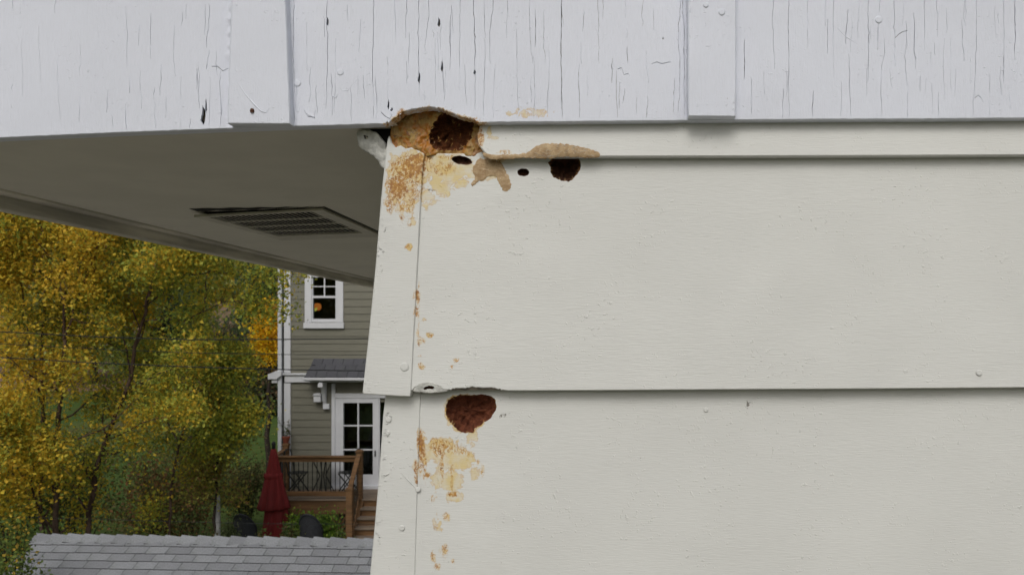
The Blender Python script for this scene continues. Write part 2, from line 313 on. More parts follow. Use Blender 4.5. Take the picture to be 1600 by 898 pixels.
def sheet(name, outline, holes, depth, mats, parent, thick=.012, step=12, fine=None, chamfer=.8, amp=.0005, hole_thick=None, hole_mat=0, core=None, smooth=True, seed=0, skirt_mat=0, dome=0, stain_rings=()):
    outline = dens(outline, step)
    loops = [outline]+holes
    pts = []; edges = []
    for lp in loops:
        b = len(pts); n = len(lp); pts += lp; edges += [(b+i, b+(i+1) % n) for i in range(n)]
    o = np.array(outline); x0, y0 = o.min(0); x1, y1 = o.max(0)
    def grid(xa, xb, ya, yb, st):
        gx, gy = np.meshgrid(np.arange(xa+st*.5, xb, st), np.arange(ya+st*.5, yb, st)); q = np.stack([gx.ravel(), gy.ravel()], 1)
        return q + rng.uniform(-.25, .25, q.shape)*st
    q = grid(x0, x1, y0, y1, step)
    if fine:
        for (a, b, c, d, st) in fine:
            q = q[~((q[:, 0] > a) & (q[:, 0] < b) & (q[:, 1] > c) & (q[:, 1] < d))]
            q = np.concatenate([q, grid(max(a, x0), min(b, x1), max(c, y0), min(d, y1), st)])
    q = q[inside(q, outline)]
    ol_ = np.array(dens(outline, 4)); ol_ = ol_[(ol_[:, 0] < 1750) & (ol_[:, 1] > -60)]
    thr = np.full(len(q), min(6, step*.4))
    for (a, b, c, d, st) in (fine or []): thr[(q[:, 0] > a-2) & (q[:, 0] < b+2) & (q[:, 1] > c-2) & (q[:, 1] < d+2)] = min(1.5, st*.4)
    if len(ol_): q = np.concatenate([c_[np.sqrt(((c_[:, None]-ol_[None])**2).sum(2)).min(1) > t_] for c_, t_ in zip(np.array_split(q, max(1, len(q)//1500)), np.array_split(thr, max(1, len(q)//1500)))])
    allp = [Vector(p) for p in pts]+[Vector((float(a), float(b))) for a, b in q]
    v, e, f, *_ = delaunay_2d_cdt(allp, edges, [], 0, 1e-4)
    V = np.array([(p.x, p.y) for p in v]); Fc = np.array([t for t in f if len(t) == 3]); C = V[Fc].mean(1)
    keep = inside(C, outline)
    for h in holes:
        hh = np.array(h); bb = (C[:, 0] > hh[:, 0].min()) & (C[:, 0] < hh[:, 0].max()) & (C[:, 1] > hh[:, 1].min()) & (C[:, 1] < hh[:, 1].max())
        idx = np.where(bb & keep)[0]
        if len(idx): keep[idx[inside(C[idx], h)]] = False
    Fc = Fc[keep]; T_ = V[Fc]; e1 = T_[:, 1]-T_[:, 0]; e2 = T_[:, 2]-T_[:, 0]; e3 = T_[:, 2]-T_[:, 1]
    ar = np.abs(e1[:, 0]*e2[:, 1]-e1[:, 1]*e2[:, 0]); ml = np.sqrt(np.maximum(np.maximum((e1**2).sum(1), (e2**2).sum(1)), (e3**2).sum(1))); Fc = Fc[ar/ml > .08]   # drop hairline slivers along straight edges
    dmin = None
    if dome:
        ol = np.array(dens(outline, 2)); dmin = np.sqrt(((V[:, None, :]-ol[None])**2).sum(2)).min(1)
    def dep(x, y, i=None):
        d = depth(x, y)+amp*noise.noise(Vector((x*.009, y*.012, seed)))+amp*.2*noise.noise(Vector((x*.05, y*.08, seed+3)))
        if dome and i is not None: d -= dome*min(1, dmin[i]/6)**.6
        return d
    mb = MB(); verts = [P(a, b, dep(a, b, i)) for i, (a, b) in enumerate(V)]
    mb.add(verts, [tuple(int(k) for k in t) for t in Fc], 0)
    nf = len(Fc)
    spx = [tuple(p) for p in V]
    for li, lp in enumerate(loops):
        n = len(lp); a = np.array(lp, float); area = .5*np.sum(a[:, 0]*np.roll(a[:, 1], -1)-np.roll(a[:, 0], -1)*a[:, 1])
        tg = np.roll(a, -1, 0)-np.roll(a, 1, 0); tg /= np.maximum(np.linalg.norm(tg, axis=1, keepdims=True), 1e-9)
        nr = np.stack([tg[:, 1], -tg[:, 0]], 1)*(1 if area > 0 else -1)          # outward
        ch = chamfer if li == 0 else 0
        th = thick if li == 0 else (hole_thick or thick)
        rings = [[P(x, y, dep(x, y)) for x, y in lp]]
        if ch:
            rings.append([P(x+k[0]*ch, y+k[1]*ch, dep(x, y)+ch/F) for (x, y), k in zip(lp, nr)])
        rings.append([p+Vector((0, th, 0)) for p in rings[-1]])
        vv = [p for r in rings for p in r]; ff = []
        for k in range(len(rings)-1): ff += [(k*n+i, k*n+(i+1) % n, (k+1)*n+(i+1) % n, (k+1)*n+i) for i in range(n)]
        mb.add(vv, ff, skirt_mat if li == 0 else hole_mat); spx += list(lp)*len(rings)
    if core is not None:
        for x0, x1, y0, y1, dd, mi in core:
            mb.add([P(x0, y0, dd), P(x1, y0, dd), P(x1, y1, dd), P(x0, y1, dd)], [(0, 1, 2, 3)], mi); spx += [(0, 0)]*4
    me = bpy.data.meshes.new(name); me.from_pydata([tuple(p) for p in mb.v], [], mb.f)
    for m_ in (mats if isinstance(mats, list) else [mats]): me.materials.append(m_)
    me.polygons.foreach_set('material_index', mb.m)
    sm = [False]*len(mb.f)
    for i in range(nf): sm[i] = smooth
    me.polygons.foreach_set('use_smooth', sm)
    S = np.array(spx, float); A = me.color_attributes.new('stain', 'FLOAT_COLOR', 'POINT')
    cc = np.ones((len(S), 4)); cc[:, 0] = field(S, STAIN_R); cc[:, 1] = field(S, STAIN_G); cc[:, 2] = field(S, STAIN_B)
    for rg in stain_rings:
        rl_ = np.array(dens(rg, 2)) if rg is not bite else np.array(rg); m = (np.abs(S[:, 0]-rl_[:, 0].mean()) < 120) & (np.abs(S[:, 1]-rl_[:, 1].mean()) < 80); ii = np.where(m)[0]
        if len(ii):
            dd = np.sqrt(((S[ii][:, None]-rl_[None])**2).sum(2)).min(1)
            nz_ = np.array([.42+.35*noise.noise(Vector((S[k, 0]*.05, S[k, 1]*.05, 3)))-(0 if rg is bite else .006*(S[k, 0]-735)) for k in ii])
            cc[ii, 1] = np.maximum(cc[ii, 1], nz_*np.exp(-(dd/4.0)**2)); cc[ii, 0] = np.maximum(cc[ii, 0], nz_*np.exp(-(dd/2.2)**2))
    A.data.foreach_set('color', cc.ravel().astype(np.float32)); me.update()
    me.flip_normals() if me.polygons[0].normal.y > 0 else None
    ob = bpy.data.objects.new(name, me); col.objects.link(ob); ob.parent = parent; return ob
def cavity(name, loop, d0, depth, mat, parent, seed=0, rings=9, spread=1.06):
    a = np.array(loop); c = a.mean(0); n = len(loop); vs = []; fs = []
    for k in range(rings+1):
        t = k/rings; s = spread if k == 0 else spread*(1-t)**.8+.001
        dd = d0+depth*(1-(1-t)**3.0)
        for x, y in loop:
            X, Y = c[0]+(x-c[0])*s, c[1]+(y-c[1])*s
            nz = noise.noise(Vector((X*.11, Y*.11, seed)))+.6*noise.noise(Vector((X*.3, Y*.3, seed)))
            vs.append(P(X, Y, dd+(0 if k == 0 else nz*depth*.40)))
        if k: fs += [((k-1)*n+i, (k-1)*n+(i+1) % n, k*n+(i+1) % n, k*n+i) for i in range(n)]
    fs.append(tuple(range(rings*n, rings*n+n)))
    return MB().add(vs, fs).build(name, mat, parent, smooth=True)

house = empty('house', (0, 0, 0), 'white clapboard house corner in the foreground with rotted rust-stained siding and cracked gable board', 'house')

# --- gable panel: cracked vertical-grain board over the siding
ZP = 1.000
edge_pts = [(-120,221),(0,214.5),(180,206.5),(355,200),(440,197),(520,195),(590,192.5)]
bite = opl([(600,193),(612,187),(622,180),(628,174),(640,171),(655,168),(672,166),(690,169),(703,175),(722,182),(740,186),(746,191)], 3.4, 4)
edge_r = [(775,190),(860,189.5),(1000,188),(1072,187.5),(1160,186.5),(1300,185.5),(1450,185),(1600,183.5),(1900,181)]
low = []
for lp in (edge_pts, edge_r):
    q = []
    for i in range(len(lp)-1):
        n = int((lp[i+1][0]-lp[i][0])/9)
        for k in range(n):
            t = k/n; x = lp[i][0]+(lp[i+1][0]-lp[i][0])*t
            q.append((x, lp[i][1]+(lp[i+1][1]-lp[i][1])*t+.7*noise.noise(Vector((x*.09, 3, lp[0][0])))))
    q.append(lp[-1]); low.append(q)
outline = low[0]+bite+low[1]+[(3500,100),(3500,-900),(2400,-900),(-120,20)]
cracks = []
def crack(x, y0, y1, w, seed, wob=1.0):
    n = max(4, int((y1-y0)/6)); L = []; Rr = []; dx = 0
    for k in range(n+1):
        t = k/n; y = y0+(y1-y0)*t
        dx += random.gauss(0, .55)*wob
        if random.random() < .07: dx += random.choice((-1, 1))*1.8*wob
        ww = w*(math.sin(math.pi*min(1, max(0, t*.96+.02)))**.5)*random.uniform(.45, 1.3)*.5+.08
        L.append((x+dx-ww, y)); Rr.append((x+dx+ww, y))
    return L+Rr[::-1]
def lowy(x):
    pts = edge_pts+edge_r
    for i in range(len(pts)-1):
        if pts[i][0] <= x <= pts[i+1][0]: return pts[i][1]+(pts[i+1][1]-pts[i][1])*(x-pts[i][0])/(pts[i+1][0]-pts[i][0])
    return 185
def lim(x):
    b = lowy(x)-2.5
    if 596 < x < 755: b = 158+(6 if x > 700 else 0)+(8 if x > 725 else 0)
    return b
spec = [(125,70,120,.4),(124,150,192,.5),(170,140,176,.45),(174,180,199,.6),(197,10,105,.6),(217,40,72,.6),(203,118,146,.7),(235,20,72,.7),(252,100,150,.7),(259,150,184,.8),(283,120,200,.5),(307,106,170,1.0),(308,110,140,.7),(326,6,75,1.5),(327,78,108,1.2),(328,120,200,.7),(346,110,200,.8),(297,185,202,.7),(272,40,120,.4),(153,4,60,.4),(220,110,170,.4),(197,160,202,.5),(60,40,130,.25),(90,90,190,.25),(35,60,150,.2),(240,150,200,.4),
 (441,10,190,.5),(449,80,160,.5),(461,2,145,.8),(463,128,190,.6),(479,35,110,.5),(485,105,160,.7),(460,158,190,.6),(511,4,170,1.0),(517,115,180,.8),(525,60,175,.4),(493,172,187,.8),(548,136,192,.8),(559,118,150,.5),(563,30,82,1.0),(585,2,186,1.1),(587,120,186,.8),(605,88,160,.9),(614,2,70,.6),(633,0,60,1.0),(639,50,122,1.1),(651,0,150,1.2),(670,2,80,.7),(684,50,110,.6),(679,60,150,.4),(691,90,145,.5),(697,110,155,.6),(705,8,110,.8),(721,0,140,1.1),(725,100,170,.9),(739,0,118,1.2),(742,112,180,.7),(757,0,60,.8),(756,60,180,.6),(775,0,100,.8),(773,100,185,.5),(795,0,60,.5),(807,45,120,.8),(808,120,178,.5),(825,2,100,.9),(837,15,75,.9),(830,120,160,.7),(850,15,100,.6),(834,88,185,.7),(878,0,184,1.3),(856,70,160,.5),(909,65,100,.8),(906,100,184,.9),(913,18,50,.6),(935,0,100,.8),(945,2,30,.6),(918,118,150,.8),(937,148,186,.7),(956,90,130,.9),(963,110,184,1.1),(975,2,28,.5),(981,40,60,.6),(1021,14,48,.7),(1054,120,176,1.5),(1060,0,184,.7),(1012,150,184,.8),(995,152,178,.5),(1010,80,130,.4),(1068,0,180,.9),
 (1163,62,125,1.2),(1172,120,178,.9),(1194,110,148,1.0),(1207,0,108,.9),(1224,138,184,.9),(1230,0,184,1.2),(1262,0,75,.5),(1272,142,184,1.1),(1286,0,40,.7),(1293,30,85,.7),(1304,0,122,.8),(1314,128,182,1.0),(1325,15,70,1.3),(1326,85,182,1.1),(1341,0,60,.5),(1353,100,150,.7),(1357,0,130,1.0),(1372,38,78,1.0),(1382,60,182,1.2),(1397,0,104,.7),(1415,70,134,.8),(1418,130,182,.9),(1428,20,108,1.0),(1445,0,80,.6),(1438,118,144,.9),(1454,80,178,.8),(1463,0,58,.6),(1467,144,182,1.1),(1476,60,156,.6),(1493,108,150,.5),(1503,30,96,.8),(1507,0,30,.5),(1525,0,182,1.0),(1517,90,130,.5),(1546,115,182,.8),(1555,10,60,.5),(1570,0,130,.5),(1588,0,94,1.5),(1578,140,170,.5),(1410,0,40,.5),(1486,60,140,.4)]
for i, (x, a, b, ww) in enumerate(spec):
    b = min(b, lim(x))
    if b-a < 6: continue
    if a <= 4: a = -random.uniform(20, 200)
    cracks.append(crack(x, a, b, ww*random.uniform(.4, .85), i, .75))
for i in range(70):
    x = random.uniform(445, 1600) if i > 14 else random.uniform(0, 340)
    if 1070 < x < 1155: continue
    a = random.uniform(-120, 150); b = min(a+random.uniform(12, 55), lim(x))
    if b-a > 8: cracks.append(crack(x, a, b, random.uniform(.25, .5), i, 1.3))
for (x, y, wx, hy) in [(512,34,2.6,7),(686,35,3,8),(691,104,2.6,9),(655,121,2.4,10),(607,163,2.2,9),(742,113,2.6,4),(318,180,5,16),(322,166,2,12),(612,171,3,3),(1036,60,1.2,2)]:
    cracks.append(rag([(x-wx*.3, y-hy), (x+wx*.6, y-hy*.4), (x+wx*.6, y+hy*.4), (x, y+hy), (x-wx, y+hy*.5), (x-wx*.4, y-hy*.3)], .5, 3, .4, x))
for (L) in [[(1018,100),(1026,97),(1034,100),(1042,98),(1048,97)], [(965,108),(971,106),(975,117),(982,115)], [(1398,60),(1404,54),(1410,50),(1418,48)], [(331,104),(340,104),(348,111),(357,107)], [(1523,154),(1528,149),(1533,153),(1536,160)], [(595,175),(602,182),(610,186)], [(475,172),(481,182),(492,184)]]:
    n = [(x, y-.5) for x, y in L]; cracks.append(n+[(x, y+.5) for x, y in L[::-1]])
def gdep(x, y):
    d = ZP
    for x0, x1 in ((1046, 1073), (330, 356)):
        if x0 < x < x1+4: d += .0035*min(1, (x-x0)/(x1-x0))**2
    return d
gp = sheet('gable_board', outline, cracks, gdep, [M['gable'], M['weathered']], house, thick=.016, step=26, fine=[(760, 900, 150, 200, 5), (590, 760, 140, 195, 3), (1040, 1080, 0, 195, 5), (322, 360, 0, 210, 5)], stain_rings=[bite], chamfer=1.6, amp=.0006, hole_thick=.0034, hole_mat=0,
      core=[(-118, 596, -600, 190, 1.0075, 1), (596, 756, -600, 161, 1.0075, 1), (756, 3400, -600, 186, 1.0075, 1)])
gp['label'] = 'blue-white gable board full of vertical paint cracks'
mb = MB()
for c_ in cracks[:len(spec)]:
    if random.random() < .35: continue
    h = len(c_)//2; sd = c_[:h] if random.random() < .5 else c_[h:][::-1]; i0 = random.randint(0, max(0, h-6)); q = sd[i0:i0+random.randint(5, 16)]
    if len(q) < 4: continue
    m = len(q); mb.tube([P(x, y, ZP-.0001) for x, y in q], [.00005+random.uniform(.0002, .0005)*math.sin(math.pi*(i+.5)/m) for i in range(m)], 5)
mb.build('lifted_paint', M['gable'], house, True)['kind'] = 'stuff'
# low strip of the core behind the left part is closed by the soffit; ragged paint lumps along the bite
mb = MB()
for i in range(46):
    t = random.random(); k = min(len(bite)-1, int(t*len(bite))); x, y = bite[k]; rr = random.uniform(.0005, .0014)
    c = P(x+random.uniform(-2, 2), y-random.uniform(-.5, 5), ZP+.0004)
    mb.lathe((0, 0, 0), [(rr*.1, -rr*.6), (rr, -rr*.2), (rr*.9, rr*.4), (rr*.2, rr*.7)], 6); n = 24
    for j in range(len(mb.v)-n, len(mb.v)): v = mb.v[j]; mb.v[j] = (c.x+v[0]*random.uniform(.9, 1.5), c.y+v[1]*.5, c.z+v[2])
mb.build('paint_crumb', M['gable'], house, True)['kind'] = 'stuff'
# --- battens
def batten(xa0, xa1, xb0, xb1, ybot, t, name='batten'):
    o = sheet(name, rag([(xa0, ybot), (xa1, -420), (xb1, -420), (xb0, ybot+.5)], .35, 12, .05, xa0), [], lambda x, y: ZP-t, [M['gable']], house, thick=t+.001, step=12, chamfer=2.0, amp=.0006, seed=xa0)
    return o
batten(357, 378, 452, 429, 192, .014)
batten(1077, 1075.5, 1148, 1150, 180.5, .012)
# paint runs and nail heads on the boards
def ridge(pts, d, r, name='paint_run', mat='gable'):
    n = len(pts); P3 = []
    for i in range(n-1):
        for k in range(5):
            t = k/5; P3.append(P(pts[i][0]+(pts[i+1][0]-pts[i][0])*t, pts[i][1]+(pts[i+1][1]-pts[i][1])*t, d))
    P3.append(P(*pts[-1], d)); m = len(P3)
    return MB().tube(P3, [r*(.25+.75*math.sin(math.pi*(i+.5)/m))*random.uniform(.8, 1.15) for i in range(m)], 7).build(name, M[mat], house, True)
ridge([(364,110),(372,130),(384,148),(397,163),(408,174),(416,176),(423,166)], ZP-.0138, .0009)
ridge([(526,132),(534,142),(543,142),(550,133),(560,122),(566,115)], ZP+.0002, .0008)
ridge([(517,150),(525,152),(528,146)], ZP+.0002, .0009)
ridge([(473,165),(478,176),(485,181),(492,183)], ZP+.0002, .0006)
ridge([(1305,40),(1322,58),(1342,70)], ZP+.0002, .0006)
ridge([(608,171),(612,180),(607,187)], ZP, .0010)
def nail(x, y, d, r, mat):
    c = P(x, y, d); n = 14; rr = r/F*d
    pr = [(rr*1.08, .0), (rr, -.0007), (rr*.8, -.0010), (rr*.3, -.0008)]
    vs = [(c.x+p[0]*math.cos(2*math.pi*k/n), c.y+p[1], c.z+p[0]*math.sin(2*math.pi*k/n)) for p in pr for k in range(n)]
    fs = [(j*n+k, j*n+(k+1) % n, (j+1)*n+(k+1) % n, (j+1)*n+k) for j in range(3) for k in range(n)]+[tuple(range(3*n, 4*n))]
    return MB().add(vs, fs).build('nail_head', M[mat], house, True)
for x, y, r in [(465,130,5.2),(532,113,5),(1373,31,5.5),(1128,19,5),(1103,8,4)]: nail(x, y, ZP if x not in (1128, 1103) else ZP-.012, r, 'gable')
MB().lathe(P(394, 173, ZP-.0142), [(.0022, -.0022), (.0026, 0), (.0018, .0022)], 7).build('nail_hole', M['rot_dark'], house)

# --- siding boards
def lap(top_d, bot_d, y0, y1): return lambda x, y: top_d+(bot_d-top_d)*max(0, min(1, (y-y0)/(y1-y0)))
# upper narrow strip
sheet('siding_board', opl([(746,180),(752,196),(747,212),(749,226),(757,236),(765,243.5)], 1.2, 2)+[(900,243.3),(1150,242.8),(1400,242),(1700,240.5),(1900,240),(3400,238),(3400,170),(1900,170)], [], lap(1.0145, 1.009, 190, 242), M['siding'], house, thick=.012, step=14,
      fine=[(740, 840, 180, 245, 3)], chamfer=1.6, seed=11)
holeB = rag([(858,260),(858,252),(864,246),(875,243),(888,242),(900,244),(907,252),(907,264),(901,273),(896,281),(884,285),(872,281),(862,275)], 1.7, 1.7, .25, 5)
holeC = rag([(704,248),(710,244),(718,243),(727,245),(734,248),(739,254),(733,258),(722,257),(712,256)], .6, 2, .3, 6)
holeD = rag([(809,266),(815,263),(823,264),(827,268),(826,274),(818,276),(811,274),(808,271)], .5, 2, .3, 7)
bot1 = opl([(642,609),(648,604),(658,600),(668,598.5),(682,601),(694,607),(702,608),(712,605),(724,605.5),(738,603),(752,604.5),(768,604),(784,607.5),(794,609)], 1.6, 5)
b1_out = [(656,241)]+[(650,330),(645,430),(640,530),(636,600),(636,609)]+bot1+[(950,608.3),(1150,607),(1350,606),(1600,604),(1900,602.5),(3400,600),(3400,228),(1900,230),(770,231),(745,241)]
sheet('siding_board', b1_out, [holeB, holeC, holeD], lap(1.0235, 1.0045, 238, 608), [M['siding'], M['rot_dark']], house, thick=.012, step=16, fine=[(640, 940, 232, 350, 2.6), (640, 800, 350, 612, 4)], stain_rings=[], chamfer=1.2, amp=.0008, hole_thick=.004, hole_mat=1, seed=21)
cavity('rot_cavity', holeB, 1.025, .022, M['rot_dark'], house, 1)['label'] = 'dark round rot hole'
cavity('rot_cavity', holeC, 1.0235, .012, M['rot_dark'], house, 2)
cavity('rot_cavity', holeD, 1.0225, .012, M['rot_dark'], house, 3)
holeE = rag([(697,634),(701,624),(711,618),(724,616),(738,617),(752,615),(766,617),(775,624),(777,636),(771,648),(763,656),(752,662),(744,668),(740,675),(728,676),(716,674),(708,664),(699,652),(696,643)], 2.0, 1.7, .22, 9)
sheet('siding_board', [(652,600),(650,640),(646,760),(642,905),(636,1010)]+[(1900,1004),(3400,1000),(3400,592),(1900,596)], [holeE], lap(1.0215, 1.0085, 608, 985), [M['siding'], M['rot_red']], house, thick=.012, step=16, fine=[(646, 800, 604, 905, 3)], stain_rings=[holeE], chamfer=1.2, amp=.0008, hole_thick=.002, hole_mat=1, seed=31)
cavity('rot_cavity', holeE, 1.0232, .019, M['rot_red'], house, 4, spread=1.03)['label'] = 'wide shallow rot hole showing rust-red wood'
# rotten wood shown along the ragged lower edge of the second board
MB().add([P(700, 602.5, 1.0062), P(800, 602.5, 1.0062), P(800, 608.8, 1.009), P(700, 609.5, 1.009)], [(0, 1, 2, 3)]).build('rotted_edge', M['weathered'], house)
# plain boards further down to the ground and the wall core behind
EXP = .292; z = (CY-1000)/F*1.01
while z > -4.55:
    zb = z-EXP
    MB().prism([(-.30, 1.0095, zb), (-.30, 1.0215, zb), (-.30, 1.033, z+.02), (-.30, 1.021, z+.02)], (3.1, 0, 0)).build('siding_board', M['siding'], house)
    MB().prism([(-.302, 1.0055, zb-.008), (-.302, 1.02, zb-.008), (-.302, 1.03, z+.01), (-.302, 1.016, z+.01)], (.055, 0, 0)).build('corner_board', M['siding'], house)
    z = zb
MB().box(-.262, 2.9, 1.06, 1.09, -4.7, .262).build('wall', M['weathered'], house)
# side and rear walls, roof (out of view from the photograph but part of the house)
MB().box(-.268, -.25, 1.065, 9, -4.7, .262).box(2.9, 2.93, 1.03, 9, -4.7, .262).box(-.268, 2.93, 9, 9.03, -4.7, .262).build('side_wall', M['siding'], house)

# --- corner boards
cb1 = opl([(662,241),(652,236),(643,232),(634,234),(626,229),(618,232),(611,224),(608,214),(605,232),(597,310),(588,420),(578,520),(568,612)], .5, 1)+[(569,614),(600,616),(628,617.5),(640,618),(641,609)]+[(646,530),(651,430),(656,330),(660,262)]
cb1 = [(x-(.9 if i > 60 and x > 641.5 else 0), y) for i, (x, y) in enumerate(cb1)]
sheet('corner_board', cb1, [], lap(1.021, 1.0022, 200, 615), M['siding'], house, thick=.014, step=8, fine=[(566, 665, 230, 400, 3)], chamfer=1.4, amp=.0009, seed=41)
cb2 = opl([(605,606),(600,650),(594,740),(587,820),(579,905),(569,1004)], .6, 3)+[(640,1006),(647,905),(651,760),(655,640),(657,606)]
sheet('corner_board', cb2, [], lap(1.0195, 1.007, 608, 985), M['siding'], house, thick=.014, step=8, fine=[(640, 660, 650, 905, 3)], chamfer=1.4, amp=.0009, seed=51)
nail(632, 573, 1.0038, 6.5, 'siding')
for x, y, r in [(607,655,4.5),(606,676,3.5)]: nail(x, y, 1.0176, r, 'siding')
ridge([(627,738),(638,750),(648,760),(653,766)], 1.0146, .0008, 'paint_run', 'siding'); ridge([(598,740),(603,742),(608,739)], 1.0150, .0011, 'paint_run', 'siding')
nail(1530, 582, 1.0049, 4.5, 'siding'); nail(1103, 640, 1.0196, 3.5, 'siding'); nail(653, 764, 1.0141, 4, 'siding'); nail(628, 824, 1.0121, 4.5, 'siding')
# lumpy paint along the left edges
mb = MB()
for i in range(120):
    y = random.uniform(340, 895); 
    if 612 < y < 640: continue
    if y < 612: x = 609-(y-190)*41/422+random.uniform(1, 11); d = 1.021-(y-200)/415*.0188
    else: x = 605-(y-606)*26/300+random.uniform(1, 11); d = 1.0195-(y-608)/377*.0125
    rr = random.uniform(.0005, .0013); c = P(x, y, d+rr*.12); n = 6; b = len(mb.v)
    mb.lathe((0, 0, 0), [(rr*.4, -rr*.35), (rr, -.05*rr), (rr*.85, rr*.3), (rr*.25, rr*.5)], n)
    sx = random.uniform(.7, 1.6)
    for j in range(b, len(mb.v)): v = mb.v[j]; mb.v[j] = (c.x+v[0]*sx, c.y-abs(v[1])*.35+.0001, c.z+v[2]*1.2)
mb.build('paint_bump', M['siding'], house, True)['kind'] = 'stuff'

# --- amber filler and the big rot hole under the gable board
holeA = rag([(671,220),(672,204),(679,190),(688,178),(706,170),(728,172),(742,184),(738,210),(734,220),(725,228),(722,236),(702,235),(684,235),(674,230)], 2.4, 1.8, .16, 14)
massA = rag([(609,150),(610,190),(611,206),(609,220),(608,240),(616,246),(640,248),(664,243),(700,242.5),(736,243),(750,252),(772,252),(774,240),(764,225),(762,200),(764,150)], 1.1, 3, .18, 12)
def massd(x, y):
    v = Vector((x*.05, y*.05, 2)); q = 1.0245+.0030*noise.noise(v)-.0028*abs(noise.noise(v*2.3))+.0022*noise.noise(v*4)+.0012*noise.noise(v*9)
    if abs(x-663) < 5: q += .0012
    if y > 226 and x < 680: q -= .0025
    if y < 196: q -= .004*min(1, (196-y)/20)
    return q
fl = sheet('filler', massA, [holeA], massd, [M['filler'], M['rot_brown']], house, thick=.008, step=2.2, chamfer=0, amp=0, hole_thick=.006, hole_mat=1, seed=61)
fl['label'] = 'crumbling amber filler and rotted wood under the gable board'
cavity('rot_cavity', holeA, 1.0262, .018, M['rot_brown'], house, 6, spread=1.1)['label'] = 'large chestnut-brown rot hole under the gable board'
MB().add([P(614, 120, 1.05), P(800, 120, 1.05), P(800, 256, 1.05), P(614, 256, 1.05)], [(0, 1, 2, 3)]).build('wall_sheathing', M['rot_brown'], house)
# tan filler smear and drip
tanp = rag([(752,238),(760,240),(775,244),(790,242),(808,242),(826,239),(834,231),(846,226),(862,224.5),(880,225),(896,228),(912,231),(926,235),(937,239),(936,246),(925,246),(910,246.5),(890,244),(870,245),(862,248),(840,246),(815,246.5),(795,248),(775,249.5),(760,247)], 1.7, 1.8, .3, 15)
sheet('wood_filler', tanp, [], lambda x, y: 1.0080, M['tan'], house, thick=.002, step=2.6, chamfer=.5, amp=.0004, seed=71, dome=.0012)['label'] = 'fibrous tan filler smear'
drip = rag([(748,246),(760,250),(775,251),(784,256),(789,264),(794,276),(798,286),(798,294),(793,299),(786,298),(783,291),(778,284),(776,277),(768,274),(758,278),(748,284),(738,291),(736,286),(744,278),(738,270),(742,258)], 1.9, 1.8, .2, 16)
sheet('wood_filler', drip, [], lambda x, y: lap(1.0235, 1.0045, 238, 608)(x, y)-.0009, M['tan'], house, thick=.002, step=2.6, chamfer=.5, amp=.0003, seed=81, dome=.0007)
mb = MB()
def splint(x, y, d, a, L, w):
    p = P(x, y, d); q = P(x+math.cos(a)*L, y+math.sin(a)*L, d+random.uniform(-.0006, .0012)); o = Vector((-(q-p).z, 0, (q-p).x)).normalized()*w
    mb.add([p-o, p+o, q+Vector((0, .0004, 0)), p+Vector((0, .0012, 0))], [(0, 1, 2), (0, 2, 3), (1, 3, 2), (0, 3, 1)])
for lp, d in ((bite, 1.006), (holeA, 1.0255), (holeB, 1.0240), (holeE, 1.0225), (holeB, 1.0240)):
    cx_, cy_ = (sum(p[0] for p in lp)/len(lp), sum(p[1] for p in lp)/len(lp)+(40 if lp is bite else 0))
    for i in range(46):
        x, y = random.choice(lp); a = math.atan2(cy_-y, cx_-x)+random.uniform(-.9, .9); splint(x-math.cos(a), y-math.sin(a), d+random.uniform(-.0008, .002), a, random.uniform(2, 6.5), random.uniform(.0002, .0006))
for i in range(60): splint(random.uniform(612, 745), random.uniform(168, 236), 1.0225, random.uniform(0, 6.28), random.uniform(3, 8), random.uniform(.0002, .0006))
mb.build('splinter', M['filler'], house)['kind'] = 'stuff'
# wisps of fibre
mb = MB()
for i in range(60):
    x = random.uniform(835, 930); y = 225+random.random()*20; 
    if y < 232-(x-835)*.1 and x < 846: continue
    a = random.uniform(-.6, .6)+(math.pi if random.random() < .5 else 0); L = random.uniform(3, 9)
    mb.tube([P(x+math.cos(a)*L*t, y+math.sin(a)*L*t*.7+1.2*math.sin(t*3), 1.0070-.0006*math.sin(t*3)) for t in (0, .33, .66, 1)], .00012, 4)
mb.build('filler_fibre', M['flake'], house)['kind'] = 'stuff'
# curled damaged corner under the second board
def curl():
    ol = rag([(643,611),(646,604),(655,599),(667,597),(682,600),(694,606),(703,610),(690,612),(668,613)], .8, 3, .2, 30)
    hl = rag([(661,606),(666,603),(674,602),(680,605),(676,608),(668,607),(663,609)], .4, 2, .3, 31)
    return sheet('paint_flap', ol, [hl], lambda x, y: 1.0060-.003*math.sin(min(1, max(0, (x-643)/60))*math.pi), [M['flake'], M['rot_dark']], house, thick=.006, step=3, chamfer=.8, amp=.001, hole_thick=.005, hole_mat=1, seed=91)
curl()
MB().add([P(655, 600, 1.0145), P(690, 600, 1.0145), P(690, 613, 1.0145), P(655, 613, 1.0145)], [(0, 1, 2, 3)]).build('rotted_edge', M['rot_dark'], house)
# chunk of old caulk hanging at the soffit corner
ck = rag([(558,206),(568,205),(584,206),(592,214),(599,222),(604,232),(605,248),(601,262),(597,260),(590,248),(582,240),(570,234),(563,230),(560,220)], 1.4, 3, .2, 40)
hk = rag([(568,211),(575,213),(575,217),(570,217)], .4, 2, .3, 41)
sheet('caulk_chunk', ck, [hk], lambda x, y: 1.026+.004*noise.noise(Vector((x*.07, y*.07, 1)))+(x-580)*-.00012, [M['flake'], M['black']], house, thick=.012, step=4, chamfer=1.6, amp=.001, hole_thick=.008, hole_mat=1, seed=95)['label'] = 'loose grey-white caulk chunk hanging at the corner'
sheet('gap', rag([(576,198),(612,196),(610,250),(604,246),(596,226)], .8, 4, .2, 44), [], lambda x, y: 1.036, M['black'], house, thick=.003, step=10)

